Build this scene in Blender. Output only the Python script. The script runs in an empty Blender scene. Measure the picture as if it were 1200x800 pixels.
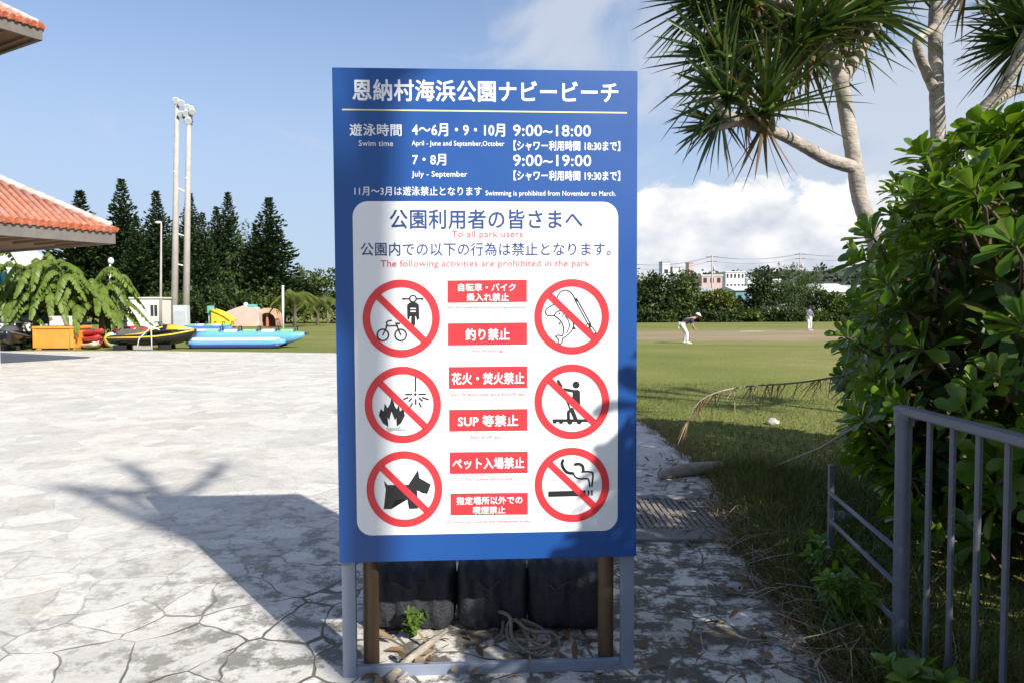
import bpy, bmesh, math, random
import numpy as np
from mathutils import Vector, Matrix

random.seed(7)
rng = np.random.default_rng(7)
R = math.radians
scn = bpy.context.scene
COL = scn.collection
PI = math.pi

# ------------------------------------------------------------------ camera
H = 1.55
F_PX, PITCH, ROLL = 851.0, 0.0442, 0.0047
c_f = Vector((0, math.cos(PITCH), -math.sin(PITCH)))
_u0 = Vector((0, math.sin(PITCH), math.cos(PITCH)))
c_u = math.cos(ROLL) * _u0 + math.sin(ROLL) * Vector((1, 0, 0))
c_r = math.cos(ROLL) * Vector((1, 0, 0)) - math.sin(ROLL) * _u0
cd = bpy.data.cameras.new('camera')
cd.sensor_width = 36.0
cd.lens = 36.0 * F_PX / 1200.0
cd.clip_start, cd.clip_end = 0.05, 6000
cam = bpy.data.objects.new('camera', cd)
COL.objects.link(cam)
cam.matrix_world = Matrix((
    (c_r.x, c_u.x, -c_f.x, 0), (c_r.y, c_u.y, -c_f.y, 0), (c_r.z, c_u.z, -c_f.z, H), (0, 0, 0, 1)))
scn.camera = cam

# ------------------------------------------------------------------ light
SUN_EL, SUN_AZ = R(33.4), R(142.2)          # azimuth clockwise from +Y
to_sun = Vector((math.sin(SUN_AZ) * math.cos(SUN_EL), math.cos(SUN_AZ) * math.cos(SUN_EL), math.sin(SUN_EL)))
sl = bpy.data.lights.new('sun', 'SUN')
sl.energy, sl.angle, sl.color = 5.0, R(0.6), (1.0, 0.955, 0.89)
sun = bpy.data.objects.new('sun', sl)
sun.rotation_euler = to_sun.to_track_quat('Z', 'Y').to_euler()
sun.location = (8, -10, 12)
COL.objects.link(sun)
scn.view_settings.view_transform = 'Standard'
scn.view_settings.look = 'None'
scn.view_settings.exposure = 0.5
scn.view_settings.gamma = 1
scn.view_settings.use_curve_mapping = False

world = bpy.data.worlds.new('World')
scn.world = world
world.use_nodes = True
nt = world.node_tree
nt.nodes.clear()


def N(tree, kind, **kw):
    n = tree.nodes.new(kind)
    for k, v in kw.items():
        if k.startswith('i_'):
            key = k[2:]
            key = int(key) if key.isdigit() else key
            n.inputs[key].default_value = v
        else:
            setattr(n, k, v)
    return n


def math_node(tree, op, a, b=None, clamp=False):
    n = tree.nodes.new('ShaderNodeMath')
    n.operation = op
    n.use_clamp = clamp
    for i, s in enumerate((a, b)):
        if s is None:
            continue
        if hasattr(s, 'is_output'):
            tree.links.new(s, n.inputs[i])
        else:
            n.inputs[i].default_value = s
    return n.outputs[0]


def ramp_node(tree, fac, stops, interp='LINEAR'):
    n = tree.nodes.new('ShaderNodeValToRGB')
    n.color_ramp.interpolation = interp
    el = n.color_ramp.elements
    while len(el) > 1:
        el.remove(el[-1])
    for i, (p, c) in enumerate(stops):
        if not isinstance(c, (tuple, list)):
            c = (c, c, c)
        e = el[0] if i == 0 else el.new(p)
        e.position = p
        e.color = (*c[:3], 1)
    tree.links.new(fac, n.inputs[0])
    return n.outputs[0]


def mixrgb(tree, fac, a, b, mode='MIX'):
    n = tree.nodes.new('ShaderNodeMixRGB')
    n.blend_type = mode
    for i, s in enumerate((fac, a, b)):
        if hasattr(s, 'is_output'):
            tree.links.new(s, n.inputs[i])
        else:
            n.inputs[i].default_value = s if i == 0 else (*s[:3], 1)
    return n.outputs[0]


sky = N(nt, 'ShaderNodeTexSky', sky_type='NISHITA', sun_disc=False, sun_elevation=SUN_EL,
        sun_rotation=SUN_AZ, altitude=10, air_density=1.0, dust_density=0.6, ozone_density=1.6)
tc = N(nt, 'ShaderNodeTexCoord')
sep = N(nt, 'ShaderNodeSeparateXYZ')
nt.links.new(tc.outputs['Generated'], sep.inputs[0])
az = math_node(nt, 'ARCTAN2', sep.outputs[0], sep.outputs[1])
el_ = math_node(nt, 'ARCSINE', sep.outputs[2])
cv = N(nt, 'ShaderNodeCombineXYZ')
nt.links.new(az, cv.inputs[0])
nt.links.new(math_node(nt, 'MULTIPLY', el_, 1.5), cv.inputs[1])
cv.inputs[2].default_value = 3.7
n1 = N(nt, 'ShaderNodeTexNoise', i_Scale=11.0, i_Detail=9.0, i_Roughness=0.56, i_Distortion=0.25)
nt.links.new(cv.outputs[0], n1.inputs['Vector'])
n2 = N(nt, 'ShaderNodeTexNoise', i_Scale=4.6, i_Detail=7.0, i_Roughness=0.55, i_Distortion=0.4)
nt.links.new(cv.outputs[0], n2.inputs['Vector'])
n3 = N(nt, 'ShaderNodeTexNoise', i_Scale=16.0, i_Detail=6.0, i_Roughness=0.5)
nt.links.new(cv.outputs[0], n3.inputs['Vector'])
# cumulus bank low on the right
da = math_node(nt, 'ABSOLUTE', math_node(nt, 'SUBTRACT', az, 0.36))
side = math_node(nt, 'MULTIPLY', math_node(nt, 'MAXIMUM', math_node(nt, 'SUBTRACT', da, 0.20), 0.0), 2.6)
de = math_node(nt, 'MULTIPLY', math_node(nt, 'MAXIMUM', math_node(nt, 'SUBTRACT', el_, 0.135), 0.0), 6.5)
bank = math_node(nt, 'SUBTRACT', math_node(nt, 'SUBTRACT', math_node(nt, 'ADD', n1.outputs['Fac'], 0.17), side), de)
bank_m = ramp_node(nt, bank, [(0.47, 0.0), (0.56, 1.0)], 'EASE')
# thin high cloud to the right
hz = math_node(nt, 'MULTIPLY', math_node(nt, 'SUBTRACT', az, 0.05), 0.55)
hz = math_node(nt, 'MINIMUM', math_node(nt, 'MAXIMUM', hz, -0.16), 0.12)
thin = math_node(nt, 'ADD', n2.outputs['Fac'], hz)
thin_m = math_node(nt, 'MULTIPLY', ramp_node(nt, thin, [(0.45, 0.0), (0.66, 1.0)], 'EASE'), 0.72)
# white mist low over the horizon
low_m = math_node(nt, 'MULTIPLY', ramp_node(nt, el_, [(0.0, 1.0), (0.14, 0.86), (0.30, 0.48), (0.55, 0.0)]), 0.95)
cloud_c = ramp_node(nt, math_node(nt, 'ADD', n3.outputs['Fac'], math_node(nt, 'MULTIPLY', el_, 1.1)),
                    [(0.42, (4.1, 4.4, 5.05)), (0.70, (6.3, 6.3, 6.4))])
SKY_TINT = (0.75, 0.83, 0.99)
sk = mixrgb(nt, 1.0, sky.outputs[0], SKY_TINT, 'MULTIPLY')
c0 = mixrgb(nt, low_m, sk, (3.3, 4.1, 5.3))
c1 = mixrgb(nt, thin_m, c0, (4.3, 4.6, 5.2))
c2 = mixrgb(nt, bank_m, c1, cloud_c)
bg = N(nt, 'ShaderNodeBackground', i_Strength=0.112)
nt.links.new(c2, bg.inputs[0])
wo = N(nt, 'ShaderNodeOutputWorld')
nt.links.new(bg.outputs[0], wo.inputs[0])

# ------------------------------------------------------------------ helpers
def ray(px, py):
    return (c_f + c_r * ((px - 600) / F_PX) + c_u * ((400 - py) / F_PX))


def G(px, py, z=0.0):
    d = ray(px, py)
    return Vector((0, 0, H)) + d * ((z - H) / d.z)


def P(px, py, y):
    d = ray(px, py)
    return Vector((0, 0, H)) + d * (y / d.y)


def principled(name):
    m = bpy.data.materials.new(name)
    m.use_nodes = True
    t = m.node_tree
    return m, t, t.nodes['Principled BSDF']


def mat(name, col, rough=0.6, var=0.12, scale=6.0, bump=0.0, metal=0.0, spec=0.5, grime=None, bscale=None, stretch=None):
    m, t, b = principled(name)
    co = N(t, 'ShaderNodeTexCoord')
    vec = co.outputs['Object']
    if stretch:
        mp = N(t, 'ShaderNodeMapping')
        mp.inputs['Scale'].default_value = stretch
        t.links.new(vec, mp.inputs[0])
        vec = mp.outputs[0]
    n = N(t, 'ShaderNodeTexNoise', i_Scale=scale, i_Detail=6.0, i_Roughness=0.6)
    t.links.new(vec, n.inputs['Vector'])
    lo = tuple(max(0, c * (1 - var)) for c in col)
    hi = tuple(min(1, c * (1 + var)) for c in col)
    c = ramp_node(t, n.outputs['Fac'], [(0.3, lo), (0.7, hi)])
    if grime:
        g = N(t, 'ShaderNodeTexNoise', i_Scale=scale * 0.45, i_Detail=8.0, i_Roughness=0.7)
        t.links.new(vec, g.inputs['Vector'])
        gm = ramp_node(t, g.outputs['Fac'], [(0.5, 0.0), (0.75, 0.7)])
        c = mixrgb(t, gm, c, grime)
    t.links.new(c, b.inputs['Base Color'])
    rr = math_node(t, 'ADD', math_node(t, 'MULTIPLY', n.outputs['Fac'], 0.25), rough - 0.12, True)
    t.links.new(rr, b.inputs['Roughness'])
    b.inputs['Metallic'].default_value = metal
    b.inputs['Specular IOR Level'].default_value = spec
    if bump:
        n2_ = N(t, 'ShaderNodeTexNoise', i_Scale=bscale or scale * 4, i_Detail=5.0)
        t.links.new(vec, n2_.inputs['Vector'])
        bp = N(t, 'ShaderNodeBump', i_Strength=bump, i_Distance=0.02)
        t.links.new(n2_.outputs['Fac'], bp.inputs['Height'])
        t.links.new(bp.outputs[0], b.inputs['Normal'])
    return m


def leafmat(name, cols, rough=0.45, trans=0.25, spec=0.4, tcol=None, bumpy=0.0):
    """cols: list of colours picked per leaf (mesh island)"""
    m, t, b = principled(name)
    g = N(t, 'ShaderNodeNewGeometry')
    k = len(cols)
    c = ramp_node(t, g.outputs['Random Per Island'], [(i / max(1, k - 1), cc) for i, cc in enumerate(cols)])
    co = N(t, 'ShaderNodeTexCoord')
    n = N(t, 'ShaderNodeTexNoise', i_Scale=3.0, i_Detail=3.0)
    t.links.new(co.outputs['Object'], n.inputs['Vector'])
    c = mixrgb(t, 1.0, c, ramp_node(t, n.outputs['Fac'], [(0.3, 0.75), (0.7, 1.2)]), 'MULTIPLY')
    t.links.new(c, b.inputs['Base Color'])
    b.inputs['Roughness'].default_value = rough
    b.inputs['Specular IOR Level'].default_value = spec
    if trans:
        tr = N(t, 'ShaderNodeBsdfTranslucent')
        tc_ = mixrgb(t, 1.0, c, tcol or (1.3, 1.35, 0.5), 'MULTIPLY')
        t.links.new(tc_, tr.inputs[0])
        ms = N(t, 'ShaderNodeMixShader')
        ms.inputs[0].default_value = trans
        t.links.new(b.outputs[0], ms.inputs[1])
        t.links.new(tr.outputs[0], ms.inputs[2])
        t.links.new(ms.outputs[0], t.nodes['Material Output'].inputs[0])
    return m


WM = {}


def wm(o):
    return WM.get(o.name, Matrix.Identity(4))


def tag(o, label=None, cat=None, group=None, kind=None):
    if label: o['label'] = label
    if cat: o['category'] = cat
    if group: o['group'] = group
    if kind: o['kind'] = kind
    return o


def thing(name, label, cat, loc=(0, 0, 0), rz=0.0, group=None):
    o = bpy.data.objects.new(name, None)
    o.empty_display_size = 0.2
    o.location = loc
    o.rotation_euler = (0, 0, rz)
    COL.objects.link(o)
    WM[o.name] = Matrix.Translation(Vector(loc)) @ Matrix.Rotation(rz, 4, 'Z')
    return tag(o, label, cat, group)


def link_mesh(name, me, materials, parent=None, smooth=False, bevel=0.0, origin=None):
    if not isinstance(materials, (list, tuple)):
        materials = [materials]
    for m in materials:
        me.materials.append(m)
    o = bpy.data.objects.new(name, me)
    COL.objects.link(o)
    if parent is not None:
        o.parent = parent
        WM[o.name] = wm(parent)
    elif origin is not None:
        o.location = origin
        WM[o.name] = Matrix.Translation(Vector(origin))
    if smooth:
        me.polygons.foreach_set('use_smooth', np.ones(len(me.polygons), dtype=bool))
    if bevel:
        b = o.modifiers.new('bevel', 'BEVEL')
        b.width, b.segments, b.limit_method = bevel, 2, 'ANGLE'
    return o


class MB:
    def __init__(self):
        self.v, self.f, self.mi, self.cur = [], [], [], 0

    def add(self, verts, faces):
        b = len(self.v)
        self.v += [Vector(p) for p in verts]
        for f in faces:
            self.f.append([i + b for i in f])
            self.mi.append(self.cur)
        return self

    def box(self, c, s, rz=0.0, rot=None):
        m = rot or Matrix.Rotation(rz, 3, 'Z')
        c = Vector(c)
        vs = [c + m @ Vector((x * s[0] / 2, y * s[1] / 2, z * s[2] / 2)) for z in (-1, 1) for y in (-1, 1) for x in (-1, 1)]
        return self.add(vs, [(0, 2, 3, 1), (4, 5, 7, 6), (0, 1, 5, 4), (2, 6, 7, 3), (0, 4, 6, 2), (1, 3, 7, 5)])

    def loft(self, secs, caps=True, closed=True):
        n = len(secs[0])
        vs = [p for s in secs for p in s]
        fs = []
        for i in range(len(secs) - 1):
            for j in range(n if closed else n - 1):
                k = (j + 1) % n
                fs.append((i * n + j, i * n + k, (i + 1) * n + k, (i + 1) * n + j))
        if caps and closed:
            fs.append(tuple(range(n))[::-1])
            fs.append(tuple((len(secs) - 1) * n + j for j in range(n)))
        return self.add(vs, fs)

    def tube(self, path, rad, n=10, caps=True):
        path = [Vector(p) for p in path]
        if not isinstance(rad, (list, tuple)):
            rad = [rad] * len(path)
        secs = []
        up = Vector((0.13, 0.21, 0.97))
        for i, p in enumerate(path):
            d = (path[min(i + 1, len(path) - 1)] - path[max(i - 1, 0)]).normalized()
            if abs(d.dot(up)) > 0.97:
                up = Vector((0.97, 0.1, 0.2))
            a = d.cross(up).normalized()
            b = a.cross(d).normalized()
            secs.append([p + (a * math.cos(t) + b * math.sin(t)) * rad[i] for t in (2 * PI * k / n for k in range(n))])
            up = b
        return self.loft(secs, caps)

    def lathe(self, prof, c=(0, 0, 0), n=16):
        c = Vector(c)
        return self.loft([[c + Vector((r * math.cos(2 * PI * k / n), r * math.sin(2 * PI * k / n), z)) for k in range(n)] for r, z in prof])

    def ball(self, c, r, n=12, m=8):
        c = Vector(c)
        r = r if isinstance(r, (tuple, list)) else (r, r, r)
        secs = []
        for i in range(m + 1):
            t = PI * (0.02 + 0.96 * i / m)
            secs.append([c + Vector((r[0] * math.sin(t) * math.cos(a), r[1] * math.sin(t) * math.sin(a), -r[2] * math.cos(t)))
                         for a in (2 * PI * k / n for k in range(n))])
        return self.loft(secs)

    def prism(self, pts, z0, z1):
        n = len(pts)
        a = [Vector((p[0], p[1], z0)) for p in pts]
        b = [Vector((p[0], p[1], z1)) for p in pts]
        return self.loft([a, b])

    def build(self, name, m, parent=None, smooth=False, bevel=0.0, local=False, origin=None):
        me = bpy.data.meshes.new(name)
        vs = self.v
        if not local:
            if parent is not None:
                inv = wm(parent).inverted()
                vs = [inv @ p for p in vs]
            elif origin is not None:
                vs = [p - Vector(origin) for p in vs]
        me.from_pydata([tuple(p) for p in vs], [], self.f)
        me.polygons.foreach_set('material_index', self.mi)
        me.update()
        return link_mesh(name, me, m, parent, smooth, bevel, origin)


def np_mesh(name, V, Fq, m, parent=None, smooth=False, origin=None, local=False):
    """V (n,3), Fq (k,4 or 3) arrays -> one object"""
    V = np.asarray(V, dtype=np.float64).reshape(-1, 3)
    if not local:
        if parent is not None:
            inv = np.array(wm(parent).inverted())
            V = V @ inv[:3, :3].T + inv[:3, 3]
        elif origin is not None:
            V = V - np.array(origin)
    k = Fq.shape[1]
    me = bpy.data.meshes.new(name)
    me.vertices.add(len(V))
    me.vertices.foreach_set('co', V.astype(np.float32).ravel())
    me.loops.add(Fq.size)
    me.loops.foreach_set('vertex_index', Fq.astype(np.int32).ravel())
    me.polygons.add(len(Fq))
    me.polygons.foreach_set('loop_start', np.arange(0, Fq.size, k, dtype=np.int32))
    me.polygons.foreach_set('loop_total', np.full(len(Fq), k, dtype=np.int32))
    me.update(calc_edges=True)
    me.validate()
    return link_mesh(name, me, m, parent, smooth, 0, origin)


def unit(a):
    return a / np.maximum(np.linalg.norm(a, axis=-1, keepdims=True), 1e-9)


def leaves(Pb, D, Nn, L, W, prof, fold=0.12, curl=0.0, sag=0.0, cols3=True):
    """arrays of leaf blades: base, direction, normal, length, width -> verts, quads"""
    Pb, D, Nn = (np.asarray(a, float) for a in (Pb, D, Nn))
    n = len(Pb)
    L = np.broadcast_to(np.asarray(L, float), (n,))
    W = np.broadcast_to(np.asarray(W, float), (n,))
    curl = np.broadcast_to(np.asarray(curl, float), (n,))
    sag = np.broadcast_to(np.asarray(sag, float), (n,))
    D = unit(D)
    Nn = unit(Nn - D * (Nn * D).sum(1, keepdims=True))
    S = np.cross(D, Nn)
    t = np.array([p[0] for p in prof])
    w = np.array([p[1] for p in prof])
    m = len(t)
    ctr = Pb[:, None] + D[:, None] * (L[:, None] * t)[..., None] - Nn[:, None] * ((curl * L)[:, None] * t ** 2)[..., None]
    ctr[..., 2] -= (sag * L)[:, None] * t ** 2
    offs = (-0.5, 0.0, 0.5) if cols3 else (-0.5, 0.5)
    rows = []
    for o in offs:
        p = ctr + S[:, None] * (W[:, None] * w * o)[..., None] + Nn[:, None] * (W[:, None] * w * abs(o) * fold * 2)[..., None]
        rows.append(p)
    V = np.stack(rows, axis=2)                       # n,m,c,3
    c = len(offs)
    base = (np.arange(n) * m * c)[:, None, None]
    i = np.arange(m - 1)[:, None]
    j = np.arange(c - 1)[None]
    q = np.stack([i * c + j, i * c + j + 1, (i + 1) * c + j + 1, (i + 1) * c + j], -1).reshape(-1, 4)
    Fq = (base.reshape(-1, 1, 1) + q[None]).reshape(-1, 4)
    return V.reshape(-1, 3), Fq


def cat_meshes(parts):
    V, Fs, b = [], [], 0
    for v, f in parts:
        V.append(v)
        Fs.append(f + b)
        b += len(v)
    return np.concatenate(V), np.concatenate(Fs)


def rosette_dirs(axis, n, a0, a1, jit=0.12, r=rng):
    """leaf directions spiralling round an axis, from polar angle a0 (inside) to a1 (outside)"""
    axis = np.array(axis, float)
    axis /= np.linalg.norm(axis)
    h = np.array([1.0, 0, 0]) if abs(axis[0]) < 0.8 else np.array([0, 1.0, 0])
    e1 = unit(np.cross(axis, h))
    e2 = np.cross(axis, e1)
    k = np.arange(n)
    ph = k * 2.39996 + r.uniform(0, 6.28) + r.normal(0, jit, n)
    th = a0 + (a1 - a0) * ((k + 0.5) / n) ** 0.8 + r.normal(0, jit * 0.8, n)
    d = np.cos(th)[:, None] * axis + np.sin(th)[:, None] * (np.cos(ph)[:, None] * e1 + np.sin(ph)[:, None] * e2)
    nn = axis[None] - d * (d @ axis)[:, None]
    nn = np.where(np.linalg.norm(nn, axis=1, keepdims=True) < 0.05, np.array([[0.1, 0.1, 1]]), nn)
    return d, nn, th


def copy_tree(o, parent=None):
    c = o.copy()
    COL.objects.link(c)
    if parent is not None:
        c.parent = parent
    for ch in list(o.children):
        copy_tree(ch, c)
    return c


# ------------------------------------------------------------------ materials of the setting
def paving_mat():
    m, t, b = principled('crazy_paving')
    co = N(t, 'ShaderNodeTexCoord')
    wn = N(t, 'ShaderNodeTexNoise', i_Scale=1.6, i_Detail=3.0)
    t.links.new(co.outputs['Object'], wn.inputs['Vector'])
    warp = mixrgb(t, 0.30, co.outputs['Object'], wn.outputs['Color'], 'ADD')
    ve = N(t, 'ShaderNodeTexVoronoi', feature='DISTANCE_TO_EDGE', i_Scale=2.75)
    vc = N(t, 'ShaderNodeTexVoronoi', feature='F1', i_Scale=2.75)
    t.links.new(warp, ve.inputs['Vector'])
    t.links.new(warp, vc.inputs['Vector'])
    fine = N(t, 'ShaderNodeTexNoise', i_Scale=26.0, i_Detail=8.0, i_Roughness=0.65)
    t.links.new(co.outputs['Object'], fine.inputs['Vector'])
    mid = N(t, 'ShaderNodeTexNoise', i_Scale=2.2, i_Detail=7.0, i_Roughness=0.65)
    t.links.new(co.outputs['Object'], mid.inputs['Vector'])
    big = N(t, 'ShaderNodeTexNoise', i_Scale=0.35, i_Detail=5.0)
    t.links.new(co.outputs['Object'], big.inputs['Vector'])
    stone = ramp_node(t, fine.outputs['Fac'], [(0.25, (0.56, 0.52, 0.455)), (0.55, (0.67, 0.635, 0.575)), (0.85, (0.73, 0.70, 0.64))])
    sv = N(t, 'ShaderNodeSeparateXYZ')
    t.links.new(vc.outputs['Color'], sv.inputs[0])
    stone = mixrgb(t, 1.0, stone, ramp_node(t, sv.outputs[0], [(0, 0.84), (1, 1.08)]), 'MULTIPLY')
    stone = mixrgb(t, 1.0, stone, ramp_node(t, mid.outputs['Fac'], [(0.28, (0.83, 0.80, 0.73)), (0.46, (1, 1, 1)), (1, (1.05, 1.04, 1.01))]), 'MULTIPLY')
    stone = mixrgb(t, ramp_node(t, big.outputs['Fac'], [(0.5, 0.0), (0.75, 0.22)]), stone, (0.46, 0.38, 0.27))
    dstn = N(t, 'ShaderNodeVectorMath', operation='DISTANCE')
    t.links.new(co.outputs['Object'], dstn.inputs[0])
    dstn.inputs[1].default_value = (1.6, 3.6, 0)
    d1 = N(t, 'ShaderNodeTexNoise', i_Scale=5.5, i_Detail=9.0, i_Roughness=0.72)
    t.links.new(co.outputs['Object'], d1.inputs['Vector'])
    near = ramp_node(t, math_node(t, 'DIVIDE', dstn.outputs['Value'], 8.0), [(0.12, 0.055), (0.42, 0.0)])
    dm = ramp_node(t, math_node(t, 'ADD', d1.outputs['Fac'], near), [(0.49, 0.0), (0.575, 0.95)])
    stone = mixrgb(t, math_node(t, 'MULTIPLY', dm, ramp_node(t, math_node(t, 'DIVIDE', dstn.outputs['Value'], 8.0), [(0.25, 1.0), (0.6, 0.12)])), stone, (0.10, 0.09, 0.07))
    # joints: width wanders, some close up
    jw = N(t, 'ShaderNodeTexNoise', i_Scale=3.4, i_Detail=4.0)
    t.links.new(co.outputs['Object'], jw.inputs['Vector'])
    jd = math_node(t, 'SUBTRACT', ve.outputs['Distance'], math_node(t, 'MULTIPLY', math_node(t, 'SUBTRACT', jw.outputs['Fac'], 0.40), 0.09))
    joint = ramp_node(t, jd, [(0.001, 1.0), (0.013, 0.0)])
    fade_n = N(t, 'ShaderNodeTexNoise', i_Scale=0.55, i_Detail=4.0)
    t.links.new(co.outputs['Object'], fade_n.inputs['Vector'])
    # sun glare on the plaza painted in: joints and their relief fade with distance
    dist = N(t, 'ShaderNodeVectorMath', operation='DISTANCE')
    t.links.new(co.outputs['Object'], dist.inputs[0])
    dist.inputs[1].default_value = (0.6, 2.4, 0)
    dk = math_node(t, 'ADD', dist.outputs['Value'], math_node(t, 'MULTIPLY', math_node(t, 'SUBTRACT', fade_n.outputs['Fac'], 0.5), 6.0))
    joint_sunfade = ramp_node(t, math_node(t, 'DIVIDE', dk, 10.0), [(0.19, 1.0), (0.34, 0.34), (0.60, 0.06)])
    jc = mixrgb(t, math_node(t, 'MULTIPLY', joint, joint_sunfade), stone, (0.15, 0.135, 0.11))
    t.links.new(jc, b.inputs['Base Color'])
    b.inputs['Roughness'].default_value = 0.85
    b.inputs['Specular IOR Level'].default_value = 0.25
    hgt = math_node(t, 'ADD', math_node(t, 'MULTIPLY', math_node(t, 'SUBTRACT', 1.0, math_node(t, 'MULTIPLY', joint, joint_sunfade)), 0.5),
                    math_node(t, 'ADD', math_node(t, 'MULTIPLY', mid.outputs['Fac'], 0.9), math_node(t, 'MULTIPLY', fine.outputs['Fac'], 0.35)))
    bp = N(t, 'ShaderNodeBump', i_Strength=0.55, i_Distance=0.018)
    t.links.new(hgt, bp.inputs['Height'])
    t.links.new(bp.outputs[0], b.inputs['Normal'])
    return m


def lawn_mat():
    m, t, b = principled('lawn')
    co = N(t, 'ShaderNodeTexCoord')
    a = N(t, 'ShaderNodeTexNoise', i_Scale=0.16, i_Detail=6.0, i_Roughness=0.6)
    f = N(t, 'ShaderNodeTexNoise', i_Scale=14.0, i_Detail=5.0, i_Roughness=0.7)
    g = N(t, 'ShaderNodeTexNoise', i_Scale=1.3, i_Detail=5.0, i_Roughness=0.65)
    for n in (a, f, g):
        t.links.new(co.outputs['Object'], n.inputs['Vector'])
    c = ramp_node(t, a.outputs['Fac'], [(0.3, (0.145, 0.18, 0.042)), (0.52, (0.215, 0.225, 0.062)), (0.72, (0.30, 0.265, 0.105))])
    c = mixrgb(t, 1.0, c, ramp_node(t, f.outputs['Fac'], [(0.25, 0.5), (0.7, 1.3)]), 'MULTIPLY')
    c = mixrgb(t, ramp_node(t, g.outputs['Fac'], [(0.56, 0.0), (0.75, 0.5)]), c, (0.235, 0.20, 0.105))
    t.links.new(c, b.inputs['Base Color'])
    b.inputs['Roughness'].default_value = 0.95
    b.inputs['Specular IOR Level'].default_value = 0.1
    bp = N(t, 'ShaderNodeBump', i_Strength=0.8, i_Distance=0.04)
    t.links.new(f.outputs['Fac'], bp.inputs['Height'])
    t.links.new(bp.outputs[0], b.inputs['Normal'])
    return m


def dirt_mat():
    m, t, b = principled('infield_dirt')
    co = N(t, 'ShaderNodeTexCoord')
    a = N(t, 'ShaderNodeTexNoise', i_Scale=0.5, i_Detail=7.0, i_Roughness=0.7)
    mp = N(t, 'ShaderNodeMapping')
    mp.inputs['Scale'].default_value = (0.35, 1.0, 1.0)
    t.links.new(co.outputs['Object'], mp.inputs[0])
    t.links.new(mp.outputs[0], a.inputs['Vector'])
    c = ramp_node(t, a.outputs['Fac'], [(0.3, (0.17, 0.165, 0.07)), (0.48, (0.30, 0.235, 0.14)), (0.7, (0.36, 0.285, 0.18))])
    e = N(t, 'ShaderNodeMapping')
    e.inputs['Location'].default_value = (-21 / 30, -42.5 / 12, 0)
    e.inputs['Scale'].default_value = (1 / 30, 1 / 12, 0)
    t.links.new(co.outputs['Object'], e.inputs[0])
    ln = N(t, 'ShaderNodeVectorMath', operation='LENGTH')
    t.links.new(e.outputs[0], ln.inputs[0])
    n9 = N(t, 'ShaderNodeTexNoise', i_Scale=0.8, i_Detail=8.0, i_Roughness=0.7)
    t.links.new(mp.outputs[0], n9.inputs['Vector'])
    rim = ramp_node(t, math_node(t, 'ADD', ln.outputs['Value'], math_node(t, 'MULTIPLY', math_node(t, 'SUBTRACT', n9.outputs['Fac'], .5), 1.1)), [(0.62, 0.0), (0.86, 1.0)])
    c = mixrgb(t, rim, c, (0.215, 0.215, 0.07))
    t.links.new(c, b.inputs['Base Color'])
    b.inputs['Roughness'].default_value = 0.95
    b.inputs['Specular IOR Level'].default_value = 0.1
    return m


M = {}
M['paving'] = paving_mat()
M['lawn'] = lawn_mat()
M['dirt'] = dirt_mat()
M['bark'] = mat('pandanus_bark', (0.36, 0.315, 0.265), 0.85, 0.38, 7, 0.7, grime=(0.15, 0.125, 0.10), bscale=26, stretch=(1, 1, 1.8))
M['bark_dark'] = mat('dark_bark', (0.10, 0.075, 0.05), 0.9, 0.3, 8, 0.5)
M['wood_dry'] = mat('dry_wood', (0.36, 0.31, 0.24), 0.9, 0.3, 14, 0.5, stretch=(1, 1, 3))
M['steel'] = mat('painted_steel_grey', (0.21, 0.245, 0.31), 0.5, 0.08, 5, 0.05, grime=(0.17, 0.17, 0.17))
M['rail'] = mat('galvanised_rail', (0.125, 0.14, 0.175), 0.5, 0.15, 12, 0.12, metal=0.1, grime=(0.10, 0.085, 0.075))
M['pipe'] = mat('brown_pipe', (0.11, 0.064, 0.032), 0.42, 0.12, 6, 0.04)
M['blue'] = mat('blue_print', (0.008, 0.068, 0.265), 0.38, 0.07, 1.3)
M['white'] = mat('white_print', (0.80, 0.80, 0.80), 0.4, 0.015, 2.0)
M['red'] = mat('red_print', (0.72, 0.035, 0.045), 0.4, 0.03, 3.0)
M['black'] = mat('black_print', (0.016, 0.015, 0.016), 0.45, 0.05, 3.0)
M['navy'] = mat('navy_print', (0.02, 0.055, 0.19), 0.45, 0.05, 3.0)
M['pink'] = mat('pink_print', (0.74, 0.20, 0.22), 0.45, 0.05, 3.0)
M['red_soft'] = mat('soft_red_print', (0.72, 0.13, 0.14), 0.45, 0.05, 3.0)
M['grey_print'] = mat('grey_print', (0.45, 0.46, 0.47), 0.45, 0.05, 3.0)
M['yellow_print'] = mat('pale_yellow_print', (0.75, 0.72, 0.30), 0.45, 0.05, 3.0)

# ------------------------------------------------------------------ ground
ground = MB().add([(-1500, -150, 0), (1500, -150, 0), (1500, 2600, 0), (-1500, 2600, 0)], [(0, 1, 2, 3)]).build('ground', M['lawn'])
tag(ground, 'broad field of short dry green grass', kind='structure')


def ragged(pts, amp, step, seed, closed=True):
    r = random.Random(seed)
    out = []
    for i, p in enumerate(pts if closed else pts[:-1]):
        q = pts[(i + 1) % len(pts)]
        p, q = Vector(p), Vector(q)
        L = (q - p).length
        k = max(1, int(L / step))
        nrm = Vector((-(q - p).y, (q - p).x)).normalized()
        for j in range(k):
            out.append(p + (q - p) * (j / k) + (nrm * r.uniform(-amp, amp) if j else Vector((0, 0))))
    return out


def sheet(name, pts, z, m):
    me = bpy.data.meshes.new(name)
    bm = bmesh.new()
    f = bm.faces.new([bm.verts.new((p[0], p[1], z)) for p in pts])
    bm.normal_update()
    if f.normal.z < 0:
        f.normal_flip()
    bm.normal_update()
    bmesh.ops.triangulate(bm, faces=[f], ngon_method='EAR_CLIP')
    bm.to_mesh(me)
    bm.free()
    o = link_mesh(name, me, m)
    return tag(o, kind='structure')


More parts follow.
